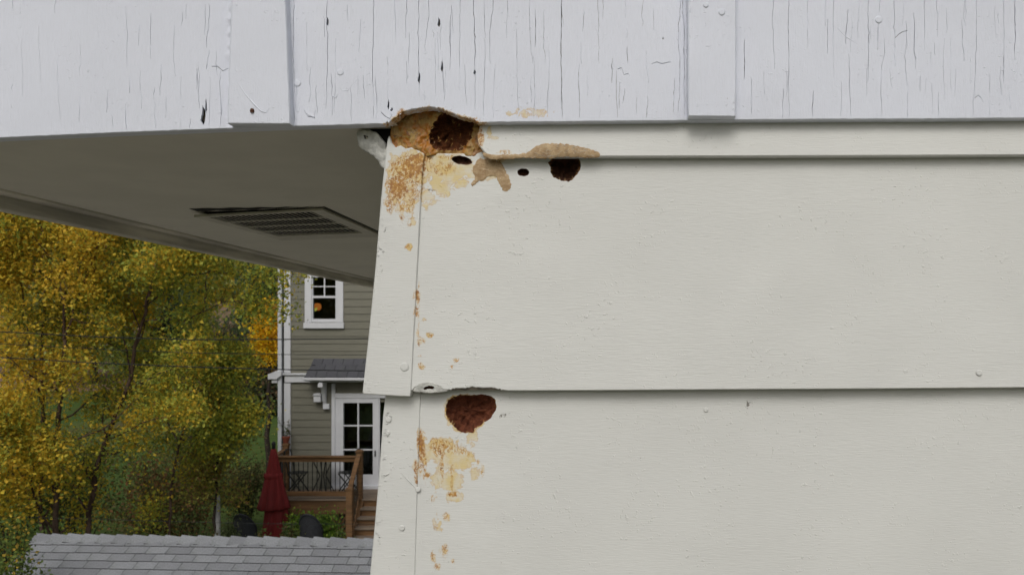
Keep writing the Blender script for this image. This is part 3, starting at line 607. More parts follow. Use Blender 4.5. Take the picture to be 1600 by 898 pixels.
# --- soffit, fascia, vent
def sz(X): return .269+.037*X
def sof(X, Y, dz=0): return (X, Y, sz(X)+dz)
xv0, xv1, yv0, yv1 = -.80, -.553, 1.575, 2.02           # the vent frame
hx0, hx1, hy0, hy1 = -.79, -.556, 1.60, 2.0             # the hole cut for it
mb = MB()
xs = [-.985, hx0, hx1, -.262]; ys = [1.012, hy0, hy1, 9.2]
for i in range(3):
    for j in range(3):
        if i == 1 and j == 1: continue
        n = 8 if j == 2 else 4
        for k in range(n):
            a = ys[j]+(ys[j+1]-ys[j])*k/n; b = ys[j]+(ys[j+1]-ys[j])*(k+1)/n
            mb.add([sof(xs[i], a), sof(xs[i+1], a), sof(xs[i+1], b), sof(xs[i], b)], [(0, 1, 2, 3)])
# ragged widening at the front-left of the opening, where the vent has sagged, and the sides of the box above
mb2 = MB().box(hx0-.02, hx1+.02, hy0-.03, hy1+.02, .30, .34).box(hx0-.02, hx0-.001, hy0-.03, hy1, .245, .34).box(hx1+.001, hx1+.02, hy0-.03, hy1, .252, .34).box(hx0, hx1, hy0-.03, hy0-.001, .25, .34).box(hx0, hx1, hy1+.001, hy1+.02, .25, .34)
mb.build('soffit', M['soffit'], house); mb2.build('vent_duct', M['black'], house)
for yj in (3.45,):
    MB().box(-.98, -.30, yj, yj+.004, sz(-.98)-.004, sz(-.98)+.002).build('soffit_seam', M['fascia'], house)
MB().box(-1.012, -.990, 1.0, 9.3, .2065, .30).build('fascia_board', M['fascia'], house, bevel=.002)
MB().box(-.989, -.962, 1.02, 9.3, sz(-.98)-.004, sz(-.98)+.01).build('soffit_trim', M['fascia'], house, bevel=.002)
MB().prism([(-1.06, .99, .30), (-1.06, .99, .33), (1.3, .99, 1.69), (1.3, .99, 1.66)], (0, 8.4, 0)).prism([(1.3, .99, 1.66), (1.3, .99, 1.69), (3.7, .99, .33), (3.7, .99, .30)], (0, 8.4, 0)).build('roof', M['shingle_dark'], house)
# black gap line where the vent hangs away from the soffit
def gapstrip(pts, w):
    vs = []; n = len(pts)
    for i, (x, y) in enumerate(pts): vs += [sof(x, y-w[i]*.5, -.0007), sof(x, y+w[i]*.5, -.0007)]
    return [tuple(v) for v in vs], [(2*i, 2*i+1, 2*i+3, 2*i+2) for i in range(n-1)]
v, f = gapstrip([(-.79+.0125*k, 1.572+.004*math.sin(k*1.7)+.0009*k) for k in range(20)], [max(.003, (.040-.0021*k)*random.uniform(.75, 1.15)) for k in range(20)])
MB().add(v, f).build('vent_gap', M['black'], house)
v, f = gapstrip([(-.5495, 1.59+.045*k) for k in range(11)], [.001]*11)
MB().prism([(-.5515, 1.59, sz(-.55)-.001), (-.5475, 1.59, sz(-.55)-.001), (-.549, 2.04, sz(-.55)-.001), (-.5505, 2.04, sz(-.55)-.001)], (0, 0, .001)).build('vent_gap', M['black'], house)
vent = None
dzf = lambda X, Y: -.006-.004*max(0, (-.6-X)/.2)*max(0, (1.9-Y)/.3)
def vq(mb, x0, x1, y0, y1, t=.004, dz=0):
    p = [(x0, y0), (x1, y0), (x1, y1), (x0, y1)]
    mb.prism([(a, b, sz(a)+dzf(a, b)+dz) for a, b in p], (0, 0, t))
m_ = MB(); gx0, gx1, gy0, gy1 = -.778, -.580, 1.608, 1.94
vq(m_, xv0, xv1, yv0+.02, gy0); vq(m_, xv0, xv1, gy1, yv1); vq(m_, xv0, gx0, gy0, gy1); vq(m_, gx1, xv1, gy0, gy1)
vent = m_.build('soffit_vent', M['vent'], house); vent['label'] = 'sagging square louvred vent grille'
NS = 19
for k in range(NS):
    m_ = MB(); x = gx0+(gx1-gx0)*(k+.5)/NS
    for a in range(4):
        y0 = gy0+(gy1-gy0)*a/4+.002; y1 = gy0+(gy1-gy0)*(a+1)/4-.004
        m_.prism([(x-.0012, y0, sz(x)+dzf(x, y0)+.0005), (x-.0008, y0, sz(x)+dzf(x, y0)), (x+.0010, y0, sz(x)+dzf(x, y0)+.0003), (x+.0006, y0, sz(x)+dzf(x, y0)+.0009)], (0, y1-y0, dzf(x, y1)-dzf(x, y0)))
    m_.build('louvre', M['vent'], vent)
for a in range(1, 4):
    m_ = MB(); y = gy0+(gy1-gy0)*a/4; vq(m_, gx0, gx1, y-.0045, y+.0045, .002, .0); m_.build('vent_bar', M['vent'], vent)

# ------------------------------------------------------------------ ground and hill
GZ = -4.6
def height(x, y):
    if y < 55: return GZ+.04*math.sin(x*.3)*math.sin(y*.4)
    t = min(1, (y-55)/95); return GZ+11.5*t*t*(3-2*t)+.5*math.sin(x*.05)+.3*math.sin(y*.11+x*.03)*t
def terrain(name, xs, ys, mat):
    vs = [(x, y, height(x, y)) for y in ys for x in xs]; n = len(xs)
    fs = [(j*n+i, j*n+i+1, (j+1)*n+i+1, (j+1)*n+i) for j in range(len(ys)-1) for i in range(n-1)]
    o = MB().add(vs, fs).build(name, mat, None, True); o['kind'] = 'structure'; return o
XS = list(range(-600, -100, 25))+list(range(-100, 101, 4))+list(range(125, 601, 25))
terrain('ground', XS, [-400, -200, -100, -50, -20]+list(range(-10, 71, 3)), M['lawn'])
terrain('hillside', XS, [68]+list(range(72, 160, 4))+[180, 220, 300, 500, 900, 1500], M['field'])

tag(MB().box(-9, 9, -9, 7.9, GZ-.2, GZ+.06).build('bounce_slab', M['asphalt']), kind='structure')  # added out-of-view slab; its neutral bounce keeps grass green off soffit and siding

# ------------------------------------------------------------------ trees
def leaves_obj(name, cen, size, palette, weights, parent, jitter=.35, aspect=.62, updir=.5, gain=1):
    palette = [tuple(min(.8, x*(2.0 if name == 'foliage' else 1.15 if size > .15 else 1.16)) for x in c) for c in palette]
    n = len(cen); u = rng.normal(size=(n, 3)); u /= np.linalg.norm(u, axis=1, keepdims=True)
    r = rng.normal(size=(n, 3)); r[:, 2] += updir; v = np.cross(u, r); v /= np.linalg.norm(v, axis=1, keepdims=True)
    L = (size*rng.uniform(.55, 1.25, n))[:, None]
    nn = np.cross(u, v)*L*.12
    V = np.stack([cen-u*L*.5, cen+v*L*aspect*.5+nn, cen+u*L*.5, cen-v*L*aspect*.5+nn], 1).reshape(-1, 3)
    me = bpy.data.meshes.new(name); me.vertices.add(4*n); me.vertices.foreach_set('co', V.ravel().astype(np.float32))
    me.loops.add(4*n); me.loops.foreach_set('vertex_index', np.arange(4*n, dtype=np.int32)); me.polygons.add(n)
    me.polygons.foreach_set('loop_start', np.arange(0, 4*n, 4, dtype=np.int32)); me.update(calc_edges=True)
    pal = np.array(palette); w_ = np.array(weights, float)
    # clumps: choice drifts through space
    ph = np.array([noise.noise(Vector(c)*(.9/max(size*14, .4))) for c in cen]) if n < 400000 else np.zeros(n)
    k = len(pal); base = np.cumsum(w_/w_.sum()); q = np.clip(rng.uniform(0, 1, n)*.84+.08+ph*.38, 0, .999); idx = np.searchsorted(base, q)
    c = pal[np.clip(idx, 0, k-1)]*rng.uniform(1-jitter, 1+jitter, (n, 1))
    C = np.ones((n, 4, 4)); C[:, :, :3] = c[:, None, :]
    a = me.color_attributes.new('leafcol', 'FLOAT_COLOR', 'POINT'); a.data.foreach_set('color', C.reshape(-1).astype(np.float32))
    me.materials.append(M['leaf']); o = bpy.data.objects.new(name, me); col.objects.link(o); o.parent = parent
    if parent is not None: o.matrix_parent_inverse = Matrix.Translation(parent.location).inverted()
    o['kind'] = 'stuff'; return o
def rvec(s=1): return Vector((random.gauss(0, s), random.gauss(0, s), random.gauss(0, s)))
def limb(mb, p, d, L, r, lvl, anchors, cfg):
    n = 6 if lvl < 2 else 4; pts = [p.copy()]; rs = [r]; d = d.normalized()
    for k in range(n):
        d = (d+rvec(cfg['wob'])+Vector((0, 0, cfg['up'] if lvl < 2 else -cfg['droop']))).normalized(); p = p+d*L/n; pts.append(p.copy()); rs.append(max(cfg['rmin'], r*(1-.8*(k+1)/n)))
    mb.tube(pts, rs, 5 if lvl < 2 else 4, cap=False)
    branch_from(mb, pts, rs, L, lvl, anchors, cfg, .25)
def branch_from(mb, pts, rs, L, lvl, anchors, cfg, t0):
    if lvl >= cfg['max']:
        for a, b in zip(pts[:-1], pts[1:]): anchors.append((a, b))
        return
    nb = cfg['nb'][min(lvl, len(cfg['nb'])-1)]
    for k in range(nb):
        t = t0+(1-t0)*(k+random.random())/nb; i = min(len(pts)-2, int(t*(len(pts)-1))); f = t*(len(pts)-1)-i
        q = pts[i].lerp(pts[i+1], f); ax = (pts[i+1]-pts[i]).normalized()
        sd_ = rvec(); sd_ = (sd_-ax*sd_.dot(ax)).normalized(); ang = R(random.uniform(*cfg['ang']))
        limb(mb, q, ax*math.cos(ang)+sd_*math.sin(ang), L*random.uniform(*cfg['len'])*(1.15-.6*t), max(cfg['rmin'], rs[i]*.5), lvl+1, anchors, cfg)
def finish(name, mb, anchors, nleaf, size, spread, pal, wts, root, barkmat, **k):
    mb.build('trunk', M[barkmat], root, True)
    A = np.array([a for a, b in anchors]); B = np.array([b for a, b in anchors]); i = rng.integers(0, len(A), nleaf); t = rng.uniform(0, 1, (nleaf, 1))
    cen = A[i]*(1-t)+B[i]*t+rng.normal(size=(nleaf, 3))*spread
    leaves_obj('crown', cen, size, pal, wts, root, **k)
YEL = [(.58,.38,.04),(.66,.50,.06),(.48,.40,.05),(.37,.38,.06),(.26,.31,.055),(.16,.22,.05)]
def birch(stems, base, label, nleaf, wts, cfg, d, spread=.13, extra=()):
    root = empty('birch_tree', base, label, 'tree', 'birch trees with yellowing leaves'); mb = MB(); an = []
    for pl, r0, r1 in stems:
        pts = [P(x, y, dd) for x, y, dd in pl]; q = []
        for a, b in zip(pts[:-1], pts[1:]):
            for k in range(4): q.append(a.lerp(b, k/4)+rvec(.012))
        q.append(pts[-1]); n = len(q); rs = [.62*(r0+(r1-r0)*i/(n-1)) for i in range(n)]
        mb.tube(q, rs, 7, cap=False); branch_from(mb, q, rs, cfg['L']*(1 if r0 > .04 else .62 if r0 > .021 else .35), 0, an, dict(cfg, rmin=.003, nb=cfg['nb'] if r0 > .021 else [9, 4]), cfg.get('t0', .2))
    finish('birch_tree', mb, an, nleaf, .060, spread, YEL, wts, root, 'birch', jitter=.3)
cfgB = dict(wob=.16, up=.10, droop=.05, rmin=.004, max=2, nb=[16, 7], ang=(35, 75), len=(.45, .8), L=2.0, t0=.12)
birch([([(88,1010,12.6),(88,820,12.6),(87,700,12.6),(98,600,12.5),(100,480,12.5),(103,340,12.4),(104,120,12.3)], .075, .02),
       ([(82,1010,12.7),(64,800,12.9),(64,690,12.9),(68,560,12.9),(72,400,13.0),(80,200,13.0)], .06, .015),
       ([(100,530,12.5),(125,460,12.3),(148,400,12.2),(166,340,12.1),(185,240,12)], .028, .010),
       ([(98,465,12.5),(70,430,12.3),(35,390,12.2),(0,345,12.1),(-30,290,12)], .024, .010),
       ([(78,690,12.9),(60,600,12.6),(45,520,12.4),(30,430,12.3),(18,330,12.2),(20,240,12.2)], .026, .009),
       ([(88,850,12.6),(45,760,12.0),(10,700,11.6),(-30,640,11.4)], .03, .01)], P(88, 1005, 12.6), 'tall multi-stemmed birch with ochre-yellow leaves at the left edge of the photo', 62000, [28,20,22,14,12,8], cfgB, 12.5)
birch([([(138,1010,13.2),(137,820,13.2),(150,740,13.2),(168,680,13.2),(200,600,13.1),(212,540,13.0),(232,470,12.9),(243,400,12.9),(262,300,12.8),(275,180,12.8)], .07, .02),
       ([(205,590,13.1),(190,510,13.3),(182,430,13.4),(190,350,13.4)], .025, .010),
       ([(228,480,12.9),(240,430,12.5),(262,405,12.2),(290,395,12.0),(330,385,11.9)], .022, .006),
       ([(235,450,12.9),(280,430,12.6),(330,425,12.5),(390,428,12.4),(432,433,12.35),(452,436,12.3)], .020, .005),
       ([(225,500,12.9),(290,500,12.6),(350,470,12.5),(400,470,12.4),(436,482,12.3)], .020, .005),
       ([(195,610,13.1),(240,590,12.6),(290,560,12.3),(330,545,12.1)], .02, .006),
       ([(165,690,13.2),(220,660,12.6),(270,650,12.3),(310,640,12.1)], .02, .006)], P(138, 1008, 13.2), 'leaning birch with greener leaves and a branch reaching toward the olive house', 27000, [13,9,18,24,24,14], dict(cfgB, L=1.35), 13)
birch([([(262,1010,14.2),(262,840,14.2),(268,760,14.2),(280,690,14.1),(300,620,14.0),(310,560,14.0),(316,500,13.9),(322,440,13.9),(330,380,13.9)], .04, .012),
       ([(280,690,14.1),(250,640,14.4),(236,590,14.6),(230,540,14.7)], .022, .006),
       ([(300,620,14.0),(340,590,13.7),(370,575,13.5),(372,566,13.4)], .022, .005),
       ([(280,690,14.1),(330,670,13.7),(370,660,13.5),(378,650,13.4)], .022, .005)], P(262, 1008, 14.2), 'slender green-and-gold birch between the leaning birch and the white-painted trunk', 20000, [10,12,20,26,24,10], dict(cfgB, L=1.25), 14)
# small tree with a white guard and shrubby lower growth
def broadleaf(name, px, d, top, wpx, label, cat, group, pal, wts, nleaf, leaf, barkm='bark', cfg=None, base_z=None, spread=None, guard=False, low=.25, trunk_r=None, lean=0):
    X = (px-CX)/F*d; gz = height(X, d) if base_z is None else base_z; H = (CY-top)/F*d-gz; Wd = wpx/F*d*.5
    root = empty(name, (X, d, gz), label, cat, group); mb = MB(); an = []; r0 = trunk_r or H*.017
    q = [Vector((X+random.gauss(0, H*.006)+lean*H*k/8, d+random.gauss(0, H*.006), gz+H*.9*k/8)) for k in range(9)]; rs = [r0*(1-.85*k/8) for k in range(9)]
    mb.tube(q, rs, 7, cap=False)
    c = cfg or dict(wob=.14, up=.03, droop=.02, rmin=r0*.05, max=2, nb=[18, 6], ang=(50, 85), len=(.7, 1.0), t0=low)
    branch_from(mb, q, rs, Wd*1.0, 0, an, c, c.get('t0', low))
    finish(name, mb, an, nleaf, leaf, spread or leaf*1.3, pal, wts, root, barkm)
    if guard: MB().lathe((X, d, gz+.25), [(.045, -.2), (.05, .05), (.046, 1.4), (.04, 1.57)], 10).build('tree_guard', M['white_bark'], root, True)
    return root
GRN = [(.17,.13,.02),(.11,.12,.022),(.075,.10,.02),(.05,.075,.018),(.035,.055,.015)]
broadleaf('ornamental_tree', 340, 14.5, 560, 112, 'low spreading tree with olive leaves and white trunk base, left of the red umbrella', 'tree', None,
          [(.55,.36,.06),(.36,.33,.07),(.27,.27,.06),(.20,.21,.06),(.26,.15,.07)], [14,22,26,20,18], 12000, .055, guard=True, low=.42, trunk_r=.035, spread=.12)
# understory by the garage
def shrub(px, d, toppy, wpx, label, pal, wts, n, leaf, name='shrub', group='garden shrubs between the garage and the deck'):
    X = (px-CX)/F*d; zt = (CY-toppy)/F*d; Wd = wpx/F*d*.5; H = zt-GZ
    root = empty(name, (X, d, GZ), label, 'shrub', group); mb = MB(); an = []
    for k in range(12):
        a = random.uniform(0, 6.28); rr = random.uniform(.2, 1)*Wd; tip = Vector((X+math.cos(a)*rr, d+math.sin(a)*rr*.8, GZ+H*random.uniform(.6, 1)*(1-.3*(rr/Wd)**2)))
        b = Vector((X+math.cos(a)*rr*.15, d+math.sin(a)*rr*.15, GZ)); q = [b.lerp(tip, t)+Vector((0, 0, .12*H*math.sin(math.pi*t))) for t in (0, .25, .5, .75, 1)]
        mb.tube(q, [.012, .010, .008, .006, .003], 4, cap=False)
        for a_, b_ in zip(q[1:-1], q[2:]): an.append((a_, b_))
    mb.build('stem', M['bark'], root); A = np.array([x for x, y in an]); B = np.array([y for x, y in an]); i = rng.integers(0, len(A), n); t = rng.uniform(0, 1, (n, 1))
    leaves_obj('foliage', A[i]*(1-t)+B[i]*t+rng.normal(size=(n, 3))*np.array([Wd*.22, Wd*.2, H*.08]), leaf, pal, wts, root); return root
LIME = [(.20,.27,.035),(.14,.21,.03),(.09,.15,.025),(.05,.09,.02)]
DKG = [(.10,.11,.04),(.06,.085,.025),(.04,.06,.02),(.09,.06,.03)]
shrub(470, 16.3, 797, 60, 'bright lime-green shrub right of the red umbrella', LIME, [3,4,3,1], 6000, .06)
shrub(512, 16.0, 792, 50, 'loose pale-green shrub with tall shoots below the deck railing', LIME, [1,3,4,2], 4200, .06)
shrub(540, 15.2, 822, 34, 'small olive shrub at the foot of the stair post', DKG, [3,4,3,1], 2200, .055)
shrub(452, 14.8, 818, 46, 'grey-green shrub in front of the red umbrella foot', DKG, [4,4,2,1], 3200, .055)
shrub(362, 15.0, 808, 40, 'silvery shrub beside the white-painted trunk', [(.16,.17,.10),(.09,.11,.05),(.06,.08,.03)], [2,4,4], 2800, .05)
shrub(412, 14.6, 822, 50, 'low brownish shrub between dark chair and red umbrella', DKG, [2,2,2,4], 2600, .055)
shrub(320, 14.0, 822, 60, 'low dark shrub above the garage ridge left of the white-painted trunk', DKG, [2,4,4,3], 3200, .055)
shrub(18, 9.3, 800, 90, 'leafy shrub with green and yellow leaves spilling over the left end of the garage roof', [(.28,.19,.03),(.11,.14,.03),(.07,.10,.025),(.045,.07,.02)], [3,4,5,4], 5200, .05, group='shrubs beside the garage')
shrub(250, 16.5, 690, 150, 'brown-tinged shrub under the leaning birch', [(.14,.07,.03),(.09,.07,.03),(.06,.07,.02),(.2,.14,.03)], [3,3,4,1], 4500, .07, group='shrubs beside the garage')
shrub(305, 18.5, 640, 190, 'wide brownish-olive shrub behind the white-painted trunk', [(.11,.08,.03),(.08,.08,.03),(.06,.07,.02),(.16,.12,.03)], [3,3,4,2], 8000, .06)
shrub(385, 19.5, 702, 80, 'dark olive shrub on the lawn just left of the red umbrella', [(.09,.06,.03),(.06,.07,.025),(.045,.06,.02)], [2,3,4], 4000, .06)
shrub(120, 17.5, 660, 190, 'dark green understory shrub behind the birch stems', [(.05,.07,.02),(.035,.055,.016),(.08,.08,.02),(.1,.06,.03)], [3,4,3,2], 6500, .07, group='shrubs beside the garage')
shrub(20, 16, 610, 150, 'yellow-green understory shrub at the far left behind the birch stems', [(.24,.17,.02),(.09,.1,.02),(.05,.07,.02)], [2,4,4], 6500, .07, group='shrubs beside the garage')
# beyond the lawn
ORG = [(.85,.50,.02),(.78,.42,.02),(.65,.38,.03),(.40,.27,.04)]
broadleaf('maple_tree', 419, 27, 452, 36, 'small bright orange-yellow tree beside the white corner of the olive house', 'tree', None, ORG, [5,4,3,1], 4500, .11, low=.70, spread=.22)
far = [(404,48,545,70,'low dark thicket tree at the lawn edge left of the olive house',3),(360,52,520,90,'dark green thicket tree on the far lawn edge under the field',3),(440,50,530,70,'dark thicket tree at the lawn edge behind the house corner',3),
  (255,70,395,80,'dark evergreen-looking tree left of the brown field',2),(300,76,420,90,'mid-green tree at the left end of the brown field',1),(205,66,400,100,'bushy green tree behind the leaning birch',1),
  (150,72,350,110,'russet tree behind the birches',4),(90,70,380,120,'olive tree behind the tall birch',1),(20,75,360,130,'olive-yellow tree at the far left behind the birch',0),(400,58,410,70,'deep green tree left of the bright yellow maple',2)]
FP = [[tuple(2.2*x+.015 for x in c) for c in q] for q in [[(.26,.20,.03),(.16,.15,.03),(.10,.11,.03)], [(.15,.16,.04),(.10,.12,.035),(.06,.08,.025)], [(.05,.075,.03),(.03,.05,.022),(.02,.035,.016)], [(.04,.055,.02),(.028,.036,.016),(.07,.045,.022)], [(.22,.10,.045),(.15,.075,.04),(.10,.08,.03)]]]  # far foliage palettes lightened, depth haze put into the leaf colours
for px, d, top, wp, lb, k in far: broadleaf('broadleaf_tree', px, d, top, wp, lb, 'tree', 'trees along the far edge of the lawn', FP[k], [3,3,3], 4200, .34*d/60, low=.12, spread=.45)
crest = [(-60,0),(30,4),(110,1),(170,4),(235,1),(290,2),(335,0),(380,1),(425,2),(480,1),(560,2),(640,1),(750,2),(900,1),(1100,1)]
cl = ['yellow-olive','mid-green','dark green','dark','russet']
wh = ['far left of the photo','above the left birch crown','behind the tall birch stems','behind the leaning birch','left of the brown field','above the left of the brown field','above the middle of the brown field','above the right of the brown field','just left of the olive house','behind the olive house window','behind the olive house door','behind the hidden middle of the olive house','behind the right of the olive house','behind the wall, right of the olive house','behind the wall at the far right']
for i, (px, k) in enumerate(crest):
    broadleaf('broadleaf_tree', px, 128+8*(i % 3), [300, 352, 345, 372, 330, 372, 385, 350, 395][i % 9], 120, cl[k]+' hilltop tree '+wh[i], 'tree', 'trees on the crest of the far hill', [tuple(c*1.05+.012 for c in q) for q in FP[k]], [3,3,3], 3600, .95, low=.1, spread=1.1)

# ------------------------------------------------------------------ neighbouring olive house
D = 18.0
hx = lambda px: (px-CX)/F*D
hz = lambda py: (CY-py)/F*D
nh = empty('neighbour_house', (hx(437), D, GZ), 'olive-grey lap-sided house with white trim, seen between the eave and the near wall corner', 'house')
XL, XR, ZT = hx(444), 1.6, 2.9
win = (hx(488), hx(526), hz(498.5), hz(431)); door = (hx(530), hx(590), hz(756), hz(622)); side = (hx(594), hx(616), hz(750), hz(628))
win2 = (hx(700), hx(750), hz(498.5), hz(431))
openings = [win, door, side, win2]
BL = .163
def boards(z0, z1):
    n = int(round((z1-z0)/BL)); e = (z1-z0)/n
    for k in range(n):
        a, b = z0+k*e, z0+(k+1)*e; segs = [(hx(455), XR)]
        for (x0, x1, c, d) in openings:
            if c < b-.01 and d > a+.01:
                ns = []
                for s0, s1 in segs:
                    if x1 <= s0 or x0 >= s1: ns.append((s0, s1)); continue
                    if x0-s0 > .02: ns.append((s0, x0))
                    if s1-x1 > .02: ns.append((x1, s1))
                segs = ns
        for s0, s1 in segs:
            MB().prism([(s0, D-.020, a), (s0, D+.002, a), (s0, D+.010, b+.012), (s0, D-.006, b+.012)], (s1-s0, 0, 0)).build('siding_board', M['far_siding'], nh)
boards(hz(583), ZT); boards(-4.2, hz(597))
# wall body behind the boards with real openings, side and rear walls, rooms
xs = sorted({hx(437), XR}|{o[0] for o in openings}|{o[1] for o in openings}); zs = sorted({GZ, ZT}|{o[2] for o in openings}|{o[3] for o in openings}); mb = MB()
for i in range(len(xs)-1):
    for j in range(len(zs)-1):
        cx_, cz_ = (xs[i]+xs[i+1])/2, (zs[j]+zs[j+1])/2
        if any(o[0] < cx_ < o[1] and o[2] < cz_ < o[3] for o in openings): continue
        mb.box(xs[i], xs[i+1], D+.012, D+.12, zs[j], zs[j+1])
mb.box(hx(437), hx(437)+.1, D+.121, D+8, GZ, ZT).box(XR-.1, XR, D+.121, D+8, GZ, ZT).box(hx(437), XR, D+8, D+8.1, GZ, ZT)
mb.build('wall', M['far_siding'], nh)
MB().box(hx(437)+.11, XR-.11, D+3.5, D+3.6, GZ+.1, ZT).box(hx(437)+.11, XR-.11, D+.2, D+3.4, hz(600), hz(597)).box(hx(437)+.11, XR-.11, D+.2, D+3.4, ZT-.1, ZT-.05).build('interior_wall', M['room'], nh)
MB().prism([(hx(437)-.3, D-.45, ZT), (hx(437)-.3, D+4, ZT+2.2), (hx(437)-.3, D+8.4, ZT), (hx(437)-.3, D+8.4, ZT-.06), (hx(437)-.3, D-.45, ZT-.06)], (XR-hx(437)+.6, 0, 0)).build('roof', M['shingle_dark'], nh)
MB().box(hx(437)-.02, XR+.02, D-.03, D+.009, GZ-.1, -4.2).build('foundation', M['concrete'], nh)
def bx(name, px0, px1, py0, py1, d0, d1, mat='trim', parent=None, bev=.006):
    return MB().box(hx(px0), hx(px1), D+d0, D+d1, hz(py1), hz(py0)).build(name, M[mat], parent or nh, bevel=bev)
MB().box(hx(444.8), hx(455), D-.045, D+.010, -4.2, hz(598)).build('corner_trim', M['trim'], nh, bevel=.005)
MB().box(hx(444.8), hx(455), D-.045, D+.010, hz(582), ZT).build('corner_trim', M['trim'], nh, bevel=.005)
MB().box(hx(436.6), hx(442.6), D-.10, D-.02, GZ+.15, 2.5).prism([(hx(436.6), D-.1, 2.5), (hx(442.6), D-.1, 2.5), (hx(436.6), D-.4, 2.85), (hx(430), D-.4, 2.85)], (0, .08, 0)).build('downspout', M['gutter'], nh, bevel=.008)
MB().tube([(hx(443.8), D-.05, GZ+.3), (hx(443.8), D-.05, 2.8)], .011, 6).build('conduit', M['iron'], nh)
bx('belt_board', 446, 760, 586, 597, -.06, .011); bx('drip_cap', 444, 484.5, 582.5, 585.6, -.10, .010)
# eave return at the corner
MB().prism([(hx(423), D-.16, hz(584)), (hx(423), D-.16, hz(592)), (hx(436), D-.16, hz(592)), (hx(444), D-.16, hz(586)), (hx(444), D-.16, hz(578.5)), (hx(437), D-.16, hz(578.5))], (0, .35, 0)).build('eave_return', M['trim'], nh, bevel=.006)
MB().box(hx(428), hx(436.4), D-.12, D+.1, hz(597.5), hz(592.3)).build('eave_bracket', M['trim'], nh, bevel=.005)
# window
def window(px0, px1, w0, w1, top, bot):
    m = MB().box(hx(px0), hx(w0), D-.04, D+.011, hz(bot+5.5), hz(top-10)).box(hx(w1), hx(px1), D-.04, D+.011, hz(bot+5.5), hz(top-10)).box(hx(w0), hx(w1), D-.04, D+.011, hz(top), hz(top-10))
    wn = m.build('window', M['trim'], nh, bevel=.004)
    bx('sill', px0-1.5, px1+1.5, bot+6, bot+15, -.07, .011, parent=wn)
    g0, g1 = w0+1.8, w1-1.8; mid = top+34
    MB().box(hx(w0), hx(g0), D-.02, D+.05, hz(bot+5), hz(top)).box(hx(g1), hx(w1), D-.02, D+.05, hz(bot+5), hz(top)).box(hx(g0), hx(g1), D-.02, D+.05, hz(bot+5), hz(bot)).box(hx(g0), hx(g1), D-.02, D+.05, hz(top+3), hz(top)).box(hx(g0), hx(g1), D-.015, D+.05, hz(mid+1.5), hz(mid-2)).build('sash', M['trim'], wn)
    MB().box(hx((g0+g1)/2-.9), hx((g0+g1)/2+.9), D-.005, D+.02, hz(mid-2), hz(top+3)).build('muntin', M['trim'], wn)
    MB().box(hx(g0), hx(g1), D-.004, D+.019, hz((top+3+mid-2)/2+.8), hz((top+3+mid-2)/2-.8)).build('muntin', M['trim'], wn)
    MB().box(hx(g0), hx(g1), D+.024, D+.028, hz(mid-2), hz(top+3)).build('pane', M['glass'], wn)
    MB().box(hx(g0), hx(g1), D+.030, D+.034, hz(bot), hz(mid+1.5)).build('pane', M['glass'], wn); return wn
window(477, 537, 487.5, 526.5, 430, 498)['label'] = 'upper window with an orange lamp glowing inside'
window(689, 761, 699.5, 750.5, 430, 498)
# pent roof over the door
m = MB().prism([(hx(485), D-.38, hz(588)), (hx(492), D-.002, hz(561.5)), (hx(760), D-.002, hz(561.5)), (hx(767), D-.38, hz(588))], (0, 0, -.03)); pr = m.build('door_canopy', M['shingle_dark'], nh)
for j in range(3):
    for k in range(16):
        a = j/3; px = 487+a*5+k*16+(8 if j % 2 else 0)
        MB().prism([(hx(px), D-.385+.12*j, hz(588)+.122*j+.004), (hx(px+15.4), D-.385+.12*j, hz(588)+.122*j+.004), (hx(px+15.6), D-.245+.12*j, hz(588)+.122*j+.144), (hx(px+.3), D-.245+.12*j, hz(588)+.122*j+.144)], (0, -.004, .012)).build('shingle', M['shingle_dark'], pr)
bx('canopy_fascia', 484.8, 760, 588.5, 592.5, -.40, -.37); bx('canopy_soffit', 485, 760, 592.6, 594, -.37, -.062)
# bracket: curved console
def bracket(px):
    x0, x1 = hx(px), hx(px+5)
    pts = [(D-.062, hz(596)), (D-.34, hz(596)), (D-.34, hz(601))]+[(D-.30+.20*t, hz(601+30*t**1.6)) for t in (.15, .3, .45, .6, .75, .9)]+[(D-.062, hz(633))]
    o = MB().prism([(x0, y, z) for y, z in pts], (x1-x0, 0, 0)).build('bracket', M['trim'], nh)
    MB().box(x0-.015, x1+.015, D-.37, D-.341, hz(603), hz(597)).build('bracket_cap', M['trim'], o); MB().box(x0, x1+.06, D-.10, D-.022, hz(638), hz(630)).build('bracket_foot', M['trim'], o)
bracket(507); bracket(640)
lt = MB().box(hx(494), hx(505), D-.16, D-.02, hz(627), hz(617)).prism([(hx(492.5), D-.18, hz(617)), (hx(506), D-.18, hz(617)), (hx(504), D-.18, hz(613.5)), (hx(495), D-.18, hz(613.5))], (0, .16, 0)).build('wall_lantern', M['trim'], nh, bevel=.004)
# door: casing, slab with 2x? lights
m = MB().box(hx(519), hx(524.5), D-.05, D+.010, hz(766), hz(599)).box(hx(524.5), hx(620), D-.045, D+.010, hz(621.5), hz(614)); m.build('door_casing', M['trim'], nh, bevel=.004)
dm = MB(); g0, g1, t0, b0 = 537, 583, 629, 741
dm.box(hx(524.5), hx(g0), D-.03, D+.05, hz(766), hz(621.6)).box(hx(g1), hx(592), D-.03, D+.05, hz(766), hz(621.6)).box(hx(g0), hx(g1), D-.03, D+.05, hz(t0), hz(621.6)).box(hx(g0), hx(g1), D-.03, D+.05, hz(766), hz(b0))
dr = dm.build('door', M['trim'], nh, bevel=.003)
MB().box(hx(559), hx(561), D-.022, D+.02, hz(b0), hz(t0)).build('muntin', M['trim'], dr)
for py in (664.5, 702): MB().box(hx(g0), hx(g1), D-.021, D+.019, hz(py+1), hz(py-1)).build('muntin', M['trim'], dr)
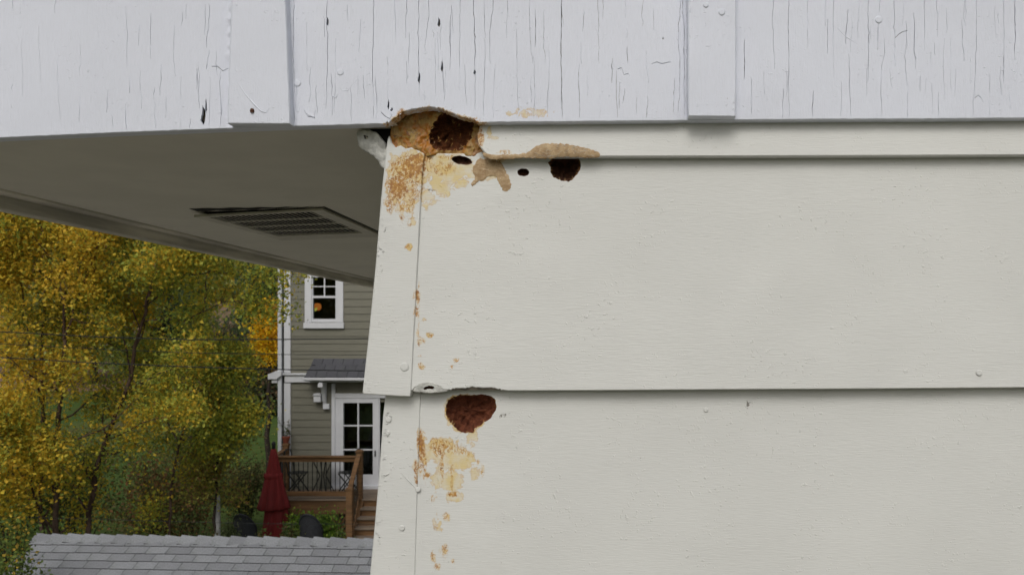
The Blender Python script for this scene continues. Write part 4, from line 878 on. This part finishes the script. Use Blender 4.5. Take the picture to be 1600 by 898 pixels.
for (a, b) in ((g0, 559), (561, g1)):
    for (c, d) in ((t0, 663.5), (665.5, 701), (703, b0)): MB().box(hx(a), hx(b), D+.022, D+.026, hz(d), hz(c)).build('pane', M['glass'], dr)
MB().box(hx(586.5), hx(588), D-.07, D-.03, hz(712), hz(703)).build('door_handle', M['iron'], dr)
sl = MB().box(hx(592.2), hx(594), D-.025, D+.05, hz(766), hz(621.6)).box(hx(616), hx(620), D-.025, D+.05, hz(766), hz(621.6)).build('sidelight', M['trim'], nh)
MB().box(hx(594), hx(616), D+.022, D+.026, hz(766), hz(622)).build('pane', M['glass'], sl)
bx('threshold', 520, 622, 757, 765.5, -.10, .009, 'trim')
MB().lathe((hx(496)*1.03, D*1.03, hz(487)*1.03), [(.03, .03), (.065, .05), (.085, .1), (.08, .15), (.05, .19)], 14).build('table_lamp', M['lamp'])
tag(bpy.data.objects['table_lamp'], 'glowing orange lamp seen inside the upper window of the olive house', 'lamp')

# ------------------------------------------------------------------ deck
dk = empty('wooden_deck', (-6.0, 17.3, GZ), 'raised brown wooden deck with black iron balusters and steps at the olive house door', 'deck')
FZ, DY0, DY1, DX0, DX1 = -3.27, 16.8, 17.93, -6.86, -3.2
n = 8
for k in range(n): MB().box(DX0-.05, DX1, DY0-.03+(DY1-DY0)*k/n, DY0-.03+(DY1-DY0)*(k+1)/n-.008, FZ-.03, FZ).build('deck_board', M['wood_grey'], dk, bevel=.003)
MB().box(DX0-.02, DX1, DY0+.002, DY0+.04, FZ-.30, FZ-.032).build('rim_board', M['wood'], dk)
def post(x, y, z0, z1, s=.055, cap=True, nm='post'):
    o = MB().box(x-s, x+s, y-s, y+s, z0, z1).build(nm, M['wood'], dk, bevel=.006)
    if cap: MB().box(x-s-.015, x+s+.015, y-s-.015, y+s+.015, z1+.001, z1+.03).prism([(x-s, y-s, z1+.031), (x+s, y-s, z1+.031), (x+s, y+s, z1+.031), (x-s, y+s, z1+.031)], (0, 0, .02)).build('post_cap', M['wood'], o, bevel=.004)
RT = -2.40
post(-5.08, DY0, GZ, -2.33); post(DX0+.06, DY0, GZ, RT-.02, cap=False); post(-6.98, 17.86, GZ, -2.33); post(-4.0, DY0, GZ, -2.33)
MB().box(DX0+.12, -5.14, DY0-.06, DY0+.06, RT-.03, RT).build('rail', M['wood'], dk, bevel=.004); MB().box(DX0+.12, -5.14, DY0-.02, DY0+.02, RT-.12, RT-.031).build('rail', M['wood'], dk, bevel=.004)
MB().box(DX0+.12, -5.14, DY0-.025, DY0+.025, FZ+.06, FZ+.155).build('rail', M['wood'], dk, bevel=.004)
MB().prism([(DX0+.0, DY0+.06, RT-.03), (DX0+.1, DY0+.06, RT-.03), (-6.92, 17.8, RT-.03), (-7.02, 17.8, RT-.03)], (0, 0, .04)).build('rail', M['wood'], dk, bevel=.004)
MB().prism([(DX0+.03, DY0+.06, FZ+.07), (DX0+.07, DY0+.06, FZ+.07), (-6.95, 17.8, FZ+.07), (-6.99, 17.8, FZ+.07)], (0, 0, .09)).build('rail', M['wood'], dk, bevel=.004)
nb = 17
for k in range(nb):
    x = DX0+.18+(-5.2-DX0-.18)*k/(nb-1); MB().tube([(x, DY0, FZ+.15), (x, DY0, RT-.11)], .0095, 6).build('baluster', M['iron'], dk)
for k in range(6):
    t = (k+.5)/6; x = DX0+.05+(-6.97-DX0-.05)*t; y = DY0+.06+(17.8-DY0-.06)*t; MB().tube([(x, y, FZ+.15), (x, y, RT-.04)], .0095, 6).build('baluster', M['iron'], dk)
# stairs
NX, NY = -4.95, 15.75
for i in range(1, 6):
    z = FZ-.145*i; y = DY0-.215*i
    MB().box(-5.0, -3.95, y-.04, y+.22, z-.035, z).build('tread', M['wood_grey'], dk, bevel=.004); MB().box(-4.98, -3.97, y+.0, y+.02, z-.145, z-.036).build('riser', M['wood'], dk)
for x in (-5.03, -3.92): MB().prism([(x, DY0-.02, FZ-.04), (x, DY0-.02, FZ-.34), (x, DY0-1.2, GZ), (x, DY0-1.25, GZ+.18)], (.04, 0, 0)).build('stringer', M['wood'], dk)
post(NX, NY, GZ, -2.90, .058); post(-3.95, NY, GZ, -2.90, .058)
for x0_, x1_ in ((-5.08, NX), (-4.0, -3.95)):
    MB().prism([(x0_-.045, DY0-.06, RT), (x0_+.045, DY0-.06, RT), (x1_+.045, NY, -2.90), (x1_-.045, NY, -2.90)], (0, 0, .045)).build('rail', M['wood'], dk, bevel=.004)
    MB().prism([(x0_-.02, DY0-.06, FZ+.02), (x0_+.02, DY0-.06, FZ+.02), (x1_+.02, NY+.06, -4.0), (x1_-.02, NY+.06, -4.0)], (0, 0, .07)).build('rail', M['wood'], dk, bevel=.004)
    for k in range(6):
        t = (k+.7)/7; x = x0_+(x1_-x0_)*t; y = DY0-.06+(NY-DY0+.06)*t; MB().tube([(x, y, FZ+.06+(-4.0-FZ)*t), (x, y, RT+.01+(-2.9-RT)*t)], .009, 6).build('baluster', M['iron'], dk)
# lattice under the deck
for k in range(22):
    for s in (-1, 1):
        x = DX0+.1+k*.082; z0, z1 = GZ+.05, FZ-.31; 
        a = Vector((x, DY0+.035+.010*s, z0)); b = Vector((x+s*(z1-z0)*.6, DY0+.035+.010*s, z1))
        if not (DX0 < b.x < -5.0): continue
        MB().prism([a, a+Vector((.032, 0, 0)), b+Vector((.032, 0, 0)), b], (0, .008, 0)).build('lattice_slat', M['wood'], dk)
# iron bistro set on the deck
def bistro_chair(x, y, face, label):
    c = empty('bistro_chair', (x, y, FZ), label, 'chair', 'folding iron bistro chairs on the deck'); m_ = 'iron'; s = .2
    MB().lathe((x, y, FZ+.44), [(s, 0), (s, .012)], 14).build('seat', M[m_], c)
    for q in (-1, 1):
        MB().tube([(x-.20*face, y+q*.17, FZ), (x+.12*face, y+q*.17, FZ+.44), (x+.20*face, y+q*.17, FZ+.9)], .014, 6).build('leg', M[m_], c)
        MB().tube([(x+.20*face, y+q*.15, FZ), (x-.16*face, y+q*.15, FZ+.44)], .014, 6).build('leg', M[m_], c)
    MB().tube([(x+.2*face, y-.17, FZ+.9), (x+.21*face, y, FZ+.93), (x+.2*face, y+.17, FZ+.9)], .014, 6).tube([(x+.17*face, y-.17, FZ+.7), (x+.18*face, y, FZ+.71), (x+.17*face, y+.17, FZ+.7)], .011, 6).build('backrest', M[m_], c)
bistro_chair(-6.55, 17.35, -1, 'left black folding bistro chair behind the railing'); bistro_chair(-5.50, 17.4, 1, 'right black folding bistro chair, in front of the glazed door')
tb = empty('bistro_table', (-6.03, 17.4, FZ), 'small round black iron table between the two bistro chairs', 'table')
MB().lathe((-6.03, 17.4, FZ+.70), [(.29, 0), (.29, .018)], 20).build('tabletop', M['iron'], tb)
for k in range(4):
    a = k*1.5708+.6; MB().tube([(-6.03+.24*math.cos(a), 17.4+.24*math.sin(a), FZ), (-6.03+.06*math.cos(a), 17.4+.06*math.sin(a), FZ+.38), (-6.03+.2*math.cos(a), 17.4+.2*math.sin(a), FZ+.70)], .012, 6).build('leg', M['iron'], tb)
pt = empty('potted_plant', (-6.98, 17.86, -2.275), 'small terracotta pot with a sparse plant on the rear left deck post', 'plant')
MB().lathe((-6.98, 17.86, -2.275), [(.05, 0), (.075, .10), (.085, .11), (.085, .14), (.07, .14)], 12).build('pot', M['terracotta'], pt)
mb = MB(); an = []
for k in range(6):
    b = Vector((-6.98, 17.86, -2.15)); t = b+Vector((random.gauss(0, .09), random.gauss(0, .05), random.uniform(.1, .42))); mb.tube([b, b.lerp(t, .5)+rvec(.02), t], .004, 4); an.append((b.lerp(t, .5), t))
mb.build('stem', M['bark'], pt); A = np.array([a for a, b in an]); B = np.array([b for a, b in an]); i = rng.integers(0, 6, 70); t = rng.uniform(0, 1, (70, 1))
leaves_obj('foliage', A[i]*(1-t)+B[i]*t+rng.normal(size=(70, 3))*.025, .05, DKG, [2,3,3,1], pt)

# ------------------------------------------------------------------ umbrella, chairs
ux, uy = (427.5-CX)/F*16.4, 16.4; uz = lambda py: (CY-py)/F*16.4
um = empty('patio_umbrella', (ux, uy, GZ), 'closed dark red patio umbrella standing left of the deck', 'umbrella')
pk = 16.4/F
def fold(a, i): return 1+.10*math.sin(8*a+.5)+.05*math.sin(16*a+i*.3)+.03*math.sin(3*a)
def fold2(a, i): return 1+.12*math.sin(7*a+1)+.05*math.sin(15*a)
upper = [(3.2,701),(4.5,706),(7.5,722),(10.5,738),(11.8,744),(14.5,757),(18,772),(21.5,784),(23.5,792),(22.5,794),(12,790)]
MB().lathe((ux, uy, 0), [(r*pk, uz(y)) for r, y in upper], 64, fold).build('canopy', M['red'], um, True)
MB().lathe((ux+.05, uy, 0), [(r*pk, uz(y)) for r, y in [(12,788),(15.5,796),(16.5,808),(18.5,822),(20,834),(19,846),(10,844)]], 64, fold2).build('canopy_skirt', M['red'], um, True)
MB().lathe((ux-.01, uy, 0), [(r*pk, uz(y)) for r, y in [(10.9,738.5),(12.6,739.5),(12.9,745),(12.2,747)]], 64, fold).build('strap', M['red'], um, True)
MB().lathe((ux, uy, 0), [(.028, uz(702)), (.04, uz(700)), (.034, uz(696)), (.045, uz(693)), (.03, uz(690.5)), (.01, uz(689))], 12).build('finial', M['iron'], um, True)
MB().tube([(ux, uy, GZ), (ux, uy, uz(701))], .022, 8).build('pole', M['wood'], um)
MB().lathe((ux, uy, GZ), [(.28, 0), (.28, .05), (.08, .09), (.04, .25)], 18).build('base', M['iron'], um, True)
def patio_chair(px, d, label):
    x = (px-CX)/F*d; top = (CY-800)/F*d; c = empty('patio_chair', (x, d, GZ), label, 'chair', 'dark rounded patio chairs'); N = 20; s = .21
    # curved back shell, taller in the middle
    vs = []; fs = []; rows = 7
    for j in range(rows+1):
        for k in range(N+1):
            a = math.pi*(k/N); hgt = (top-GZ-.42)*(.55+.45*math.sin(a)**.8)
            rr = s*(1+.06*j/rows-.10*(j/rows)**3)
            vs.append((x+rr*math.cos(a), d-math.sin(a)*.24*(1+.15*j/rows)+.05, GZ+.42+hgt*math.sin(j/rows*math.pi/2)))
    n1 = N+1
    for j in range(rows):
        for k in range(N): fs.append((j*n1+k, j*n1+k+1, (j+1)*n1+k+1, (j+1)*n1+k))
    o = MB().add(vs, fs).build('backrest', M['wicker'], c, True); md = o.modifiers.new('solid', 'SOLIDIFY'); md.thickness = .03
    MB().tube([Vector(v)+Vector((0, 0, .005)) for v in vs[-n1:]], .02, 7).build('rim', M['wicker'], c, True)
    MB().lathe((x, d+.05, GZ+.38), [(.22, 0), (.25, .02), (.25, .06), (.2, .08)], 20).build('seat', M['wicker'], c, True)
    for sx in (-1, 1):
        for sy in (-1, 1): MB().tube([(x+sx*.2, d+.05+sy*.18, GZ), (x+sx*.17, d+.05+sy*.15, GZ+.39)], .02, 7).build('leg', M['wicker'], c)
patio_chair(383, 15.9, 'dark rounded patio chair left of the red umbrella'); patio_chair(486, 15.6, 'dark rounded patio chair right of the red umbrella')

# ------------------------------------------------------------------ garage with shingled roof
ga = empty('garage', (-5, 10.4, GZ), 'low garage with a light grey asphalt shingle roof along the bottom left', 'garage')
rl = Vector(P(62, 838, 10.55)); rr_ = Vector(P(590, 845.5, 10.28)); ax = (rr_-rl).normalized(); Lr = 7.4; pitch = R(30)
hor = Vector((-ax.y, ax.x, 0)).normalized(); dn = (-hor*math.cos(pitch)-Vector((0, 0, 1))*math.sin(pitch)).normalized(); nrm = ax.cross(dn).normalized(); nrm = nrm if nrm.z > 0 else -nrm
bk = (hor*math.cos(pitch)-Vector((0, 0, 1))*math.sin(pitch)).normalized(); SLn = 2.3
MB().prism([rl, rl+ax*Lr, rl+ax*Lr+dn*SLn, rl+dn*SLn], -nrm*.03).prism([rl, rl+ax*Lr, rl+ax*Lr+bk*SLn, rl+bk*SLn], -nrm*.03).build('roof_deck', M['shingle'], ga)
W0 = rl+ax*.25+dn*2.05; W1 = rl+ax*(Lr-.25)+dn*2.05; W2 = rl+ax*(Lr-.25)+bk*2.05; W3 = rl+ax*.25+bk*2.05; mb = MB()
for a, b in ((W0, W1), (W1, W2), (W2, W3), (W3, W0)):
    off = (b-a).cross(Vector((0, 0, 1))).normalized()*.05; mb.prism([Vector((a.x, a.y, GZ)), Vector((b.x, b.y, GZ)), Vector((b.x, b.y, a.z-.03)), Vector((a.x, a.y, a.z-.03))], off)
mb.build('wall', M['far_siding'], ga)
expo, tw = .128, .30
proto = []
for vi in range(4):
    wv = tw*[1, .86, 1.1, 1.02][vi]; q0 = -.006*(vi % 2)
    a = Vector((0, 0, 0)); sk = [.0, .01, -.008, .004][vi]
    pts = [ax*.003+nrm*.004, ax*(wv-.003)+nrm*.004, ax*(wv-.003)+dn*(expo+.012+q0)+nrm*.017, ax*.003+dn*(expo+.012+q0+sk*.5)+nrm*.016]
    lo = [pts[3]-nrm*.008, pts[2]-nrm*.008, pts[2]+nrm*.0085, pts[3]+nrm*.0085]
    o = MB().prism(pts, nrm*.010).prism(lo, dn*.0015, 1).build('shingle', [M['shingle'], M['shingle_edge_shade']], ga); o['w'] = wv; proto.append(o)
used = set(); cnt = 0
def place(p, loc):
    global cnt
    if p in used: o = dup(p, ga)
    else: o = p; used.add(p)
    o.location = loc
    return o
for c in range(1, 11):
    s = -.02+random.uniform(-.2, 0); s = random.uniform(-.05, .05)
    while s < (5.3 if c > 6 else 5.9):
        p = random.choice(proto); place(p, rl+dn*(expo*(c-1)+.02)+ax*s+nrm*(.0006*c)); s += p['w']; cnt += 1
# ridge caps
k = 0; s = -.03
capm = MB()
bn = Vector((-dn.x, -dn.y, dn.z)); 
A0 = [dn*.125+nrm*.016, dn*.05+nrm*.024, Vector((0, 0, .034)), bk*.05+Vector((0, 0, .026)), bk*.12+Vector((0, 0, .02))]
vs = [p for p in A0]+[p+ax*.235-Vector((0, 0, .022)) for p in A0]+[p+Vector((0, 0, .016)) for p in A0]+[p+ax*.235-Vector((0, 0, .008)) for p in A0]
f = []
for i in range(4): f += [(i, i+1, 6+i, 5+i), (10+i, 11+i, 16+i, 15+i), (i, i+1, 11+i, 10+i), (5+i, 6+i, 16+i, 15+i)]
f += [(0, 5, 15, 10), (4, 9, 19, 14)]
nf_ = len(f); capm.add(vs, f); capm.m = [0]*nf_; capm.m[-2] = 1
e0, e1 = vs[0], vs[5]; capm.prism([e0+dn*.001, e1+dn*.001, vs[15]+dn*.001-Vector((0, 0, .001)), vs[10]+dn*.001-Vector((0, 0, .001))], dn*.001, 1)  # dark strip along the lower cap edge, standing in for the shadow below
cap = capm.build('ridge_cap', [M['shingle'], M['shingle_edge_shade']], ga, False)
first = True
s = -.04
while s < 6.2:
    o = cap if first else dup(cap, ga); first = False
    o.location = rl+ax*s+Vector((0, 0, random.uniform(-.002, .004))); o.rotation_euler = (random.uniform(-.008, .008), random.uniform(-.012, .012), 0); s += .212

# ------------------------------------------------------------------ utility wires
def wire(pts, r, label):
    q = []
    for i in range(len(pts)-1):
        for k in range(6):
            t = k/6; a, b = P(*pts[i]), P(*pts[i+1]); q.append(a.lerp(b, t))
    q.append(P(*pts[-1])); o = MB().tube(q, r, 6).build('utility_wire', M['iron']); tag(o, label, 'wire', 'utility wires in front of the trees')
wire([(-900,470,9.6),(0,518,9.5),(150,526,9.5),(300,530.5,9.5),(440,530,9.5),(620,528.5,9.5),(1500,500,9.5)], .0062, 'topmost utility wire crossing the trees and olive house')
wire([(-900,480,9.9),(0,537,9.7),(150,545,9.7),(300,551,9.7),(440,553.5,9.7),(620,554.5,9.7),(1500,540,9.7)], .0036, 'thin middle utility wire crossing the olive house below the topmost wire')
wire([(-900,500,9.5),(0,558,9.5),(150,567,9.5),(300,573,9.5),(440,577,9.5),(620,580,9.5),(1500,580,9.5)], .0064, 'lower thick utility wire crossing just above the white belt board')
wire([(-900,790,11.3),(60,808,11.5),(200,812,11.8),(380,817,12),(480,818,12),(560,818,12),(620,818,12),(1500,810,12)], .0036, 'lone thin wire hanging just above the garage ridge')
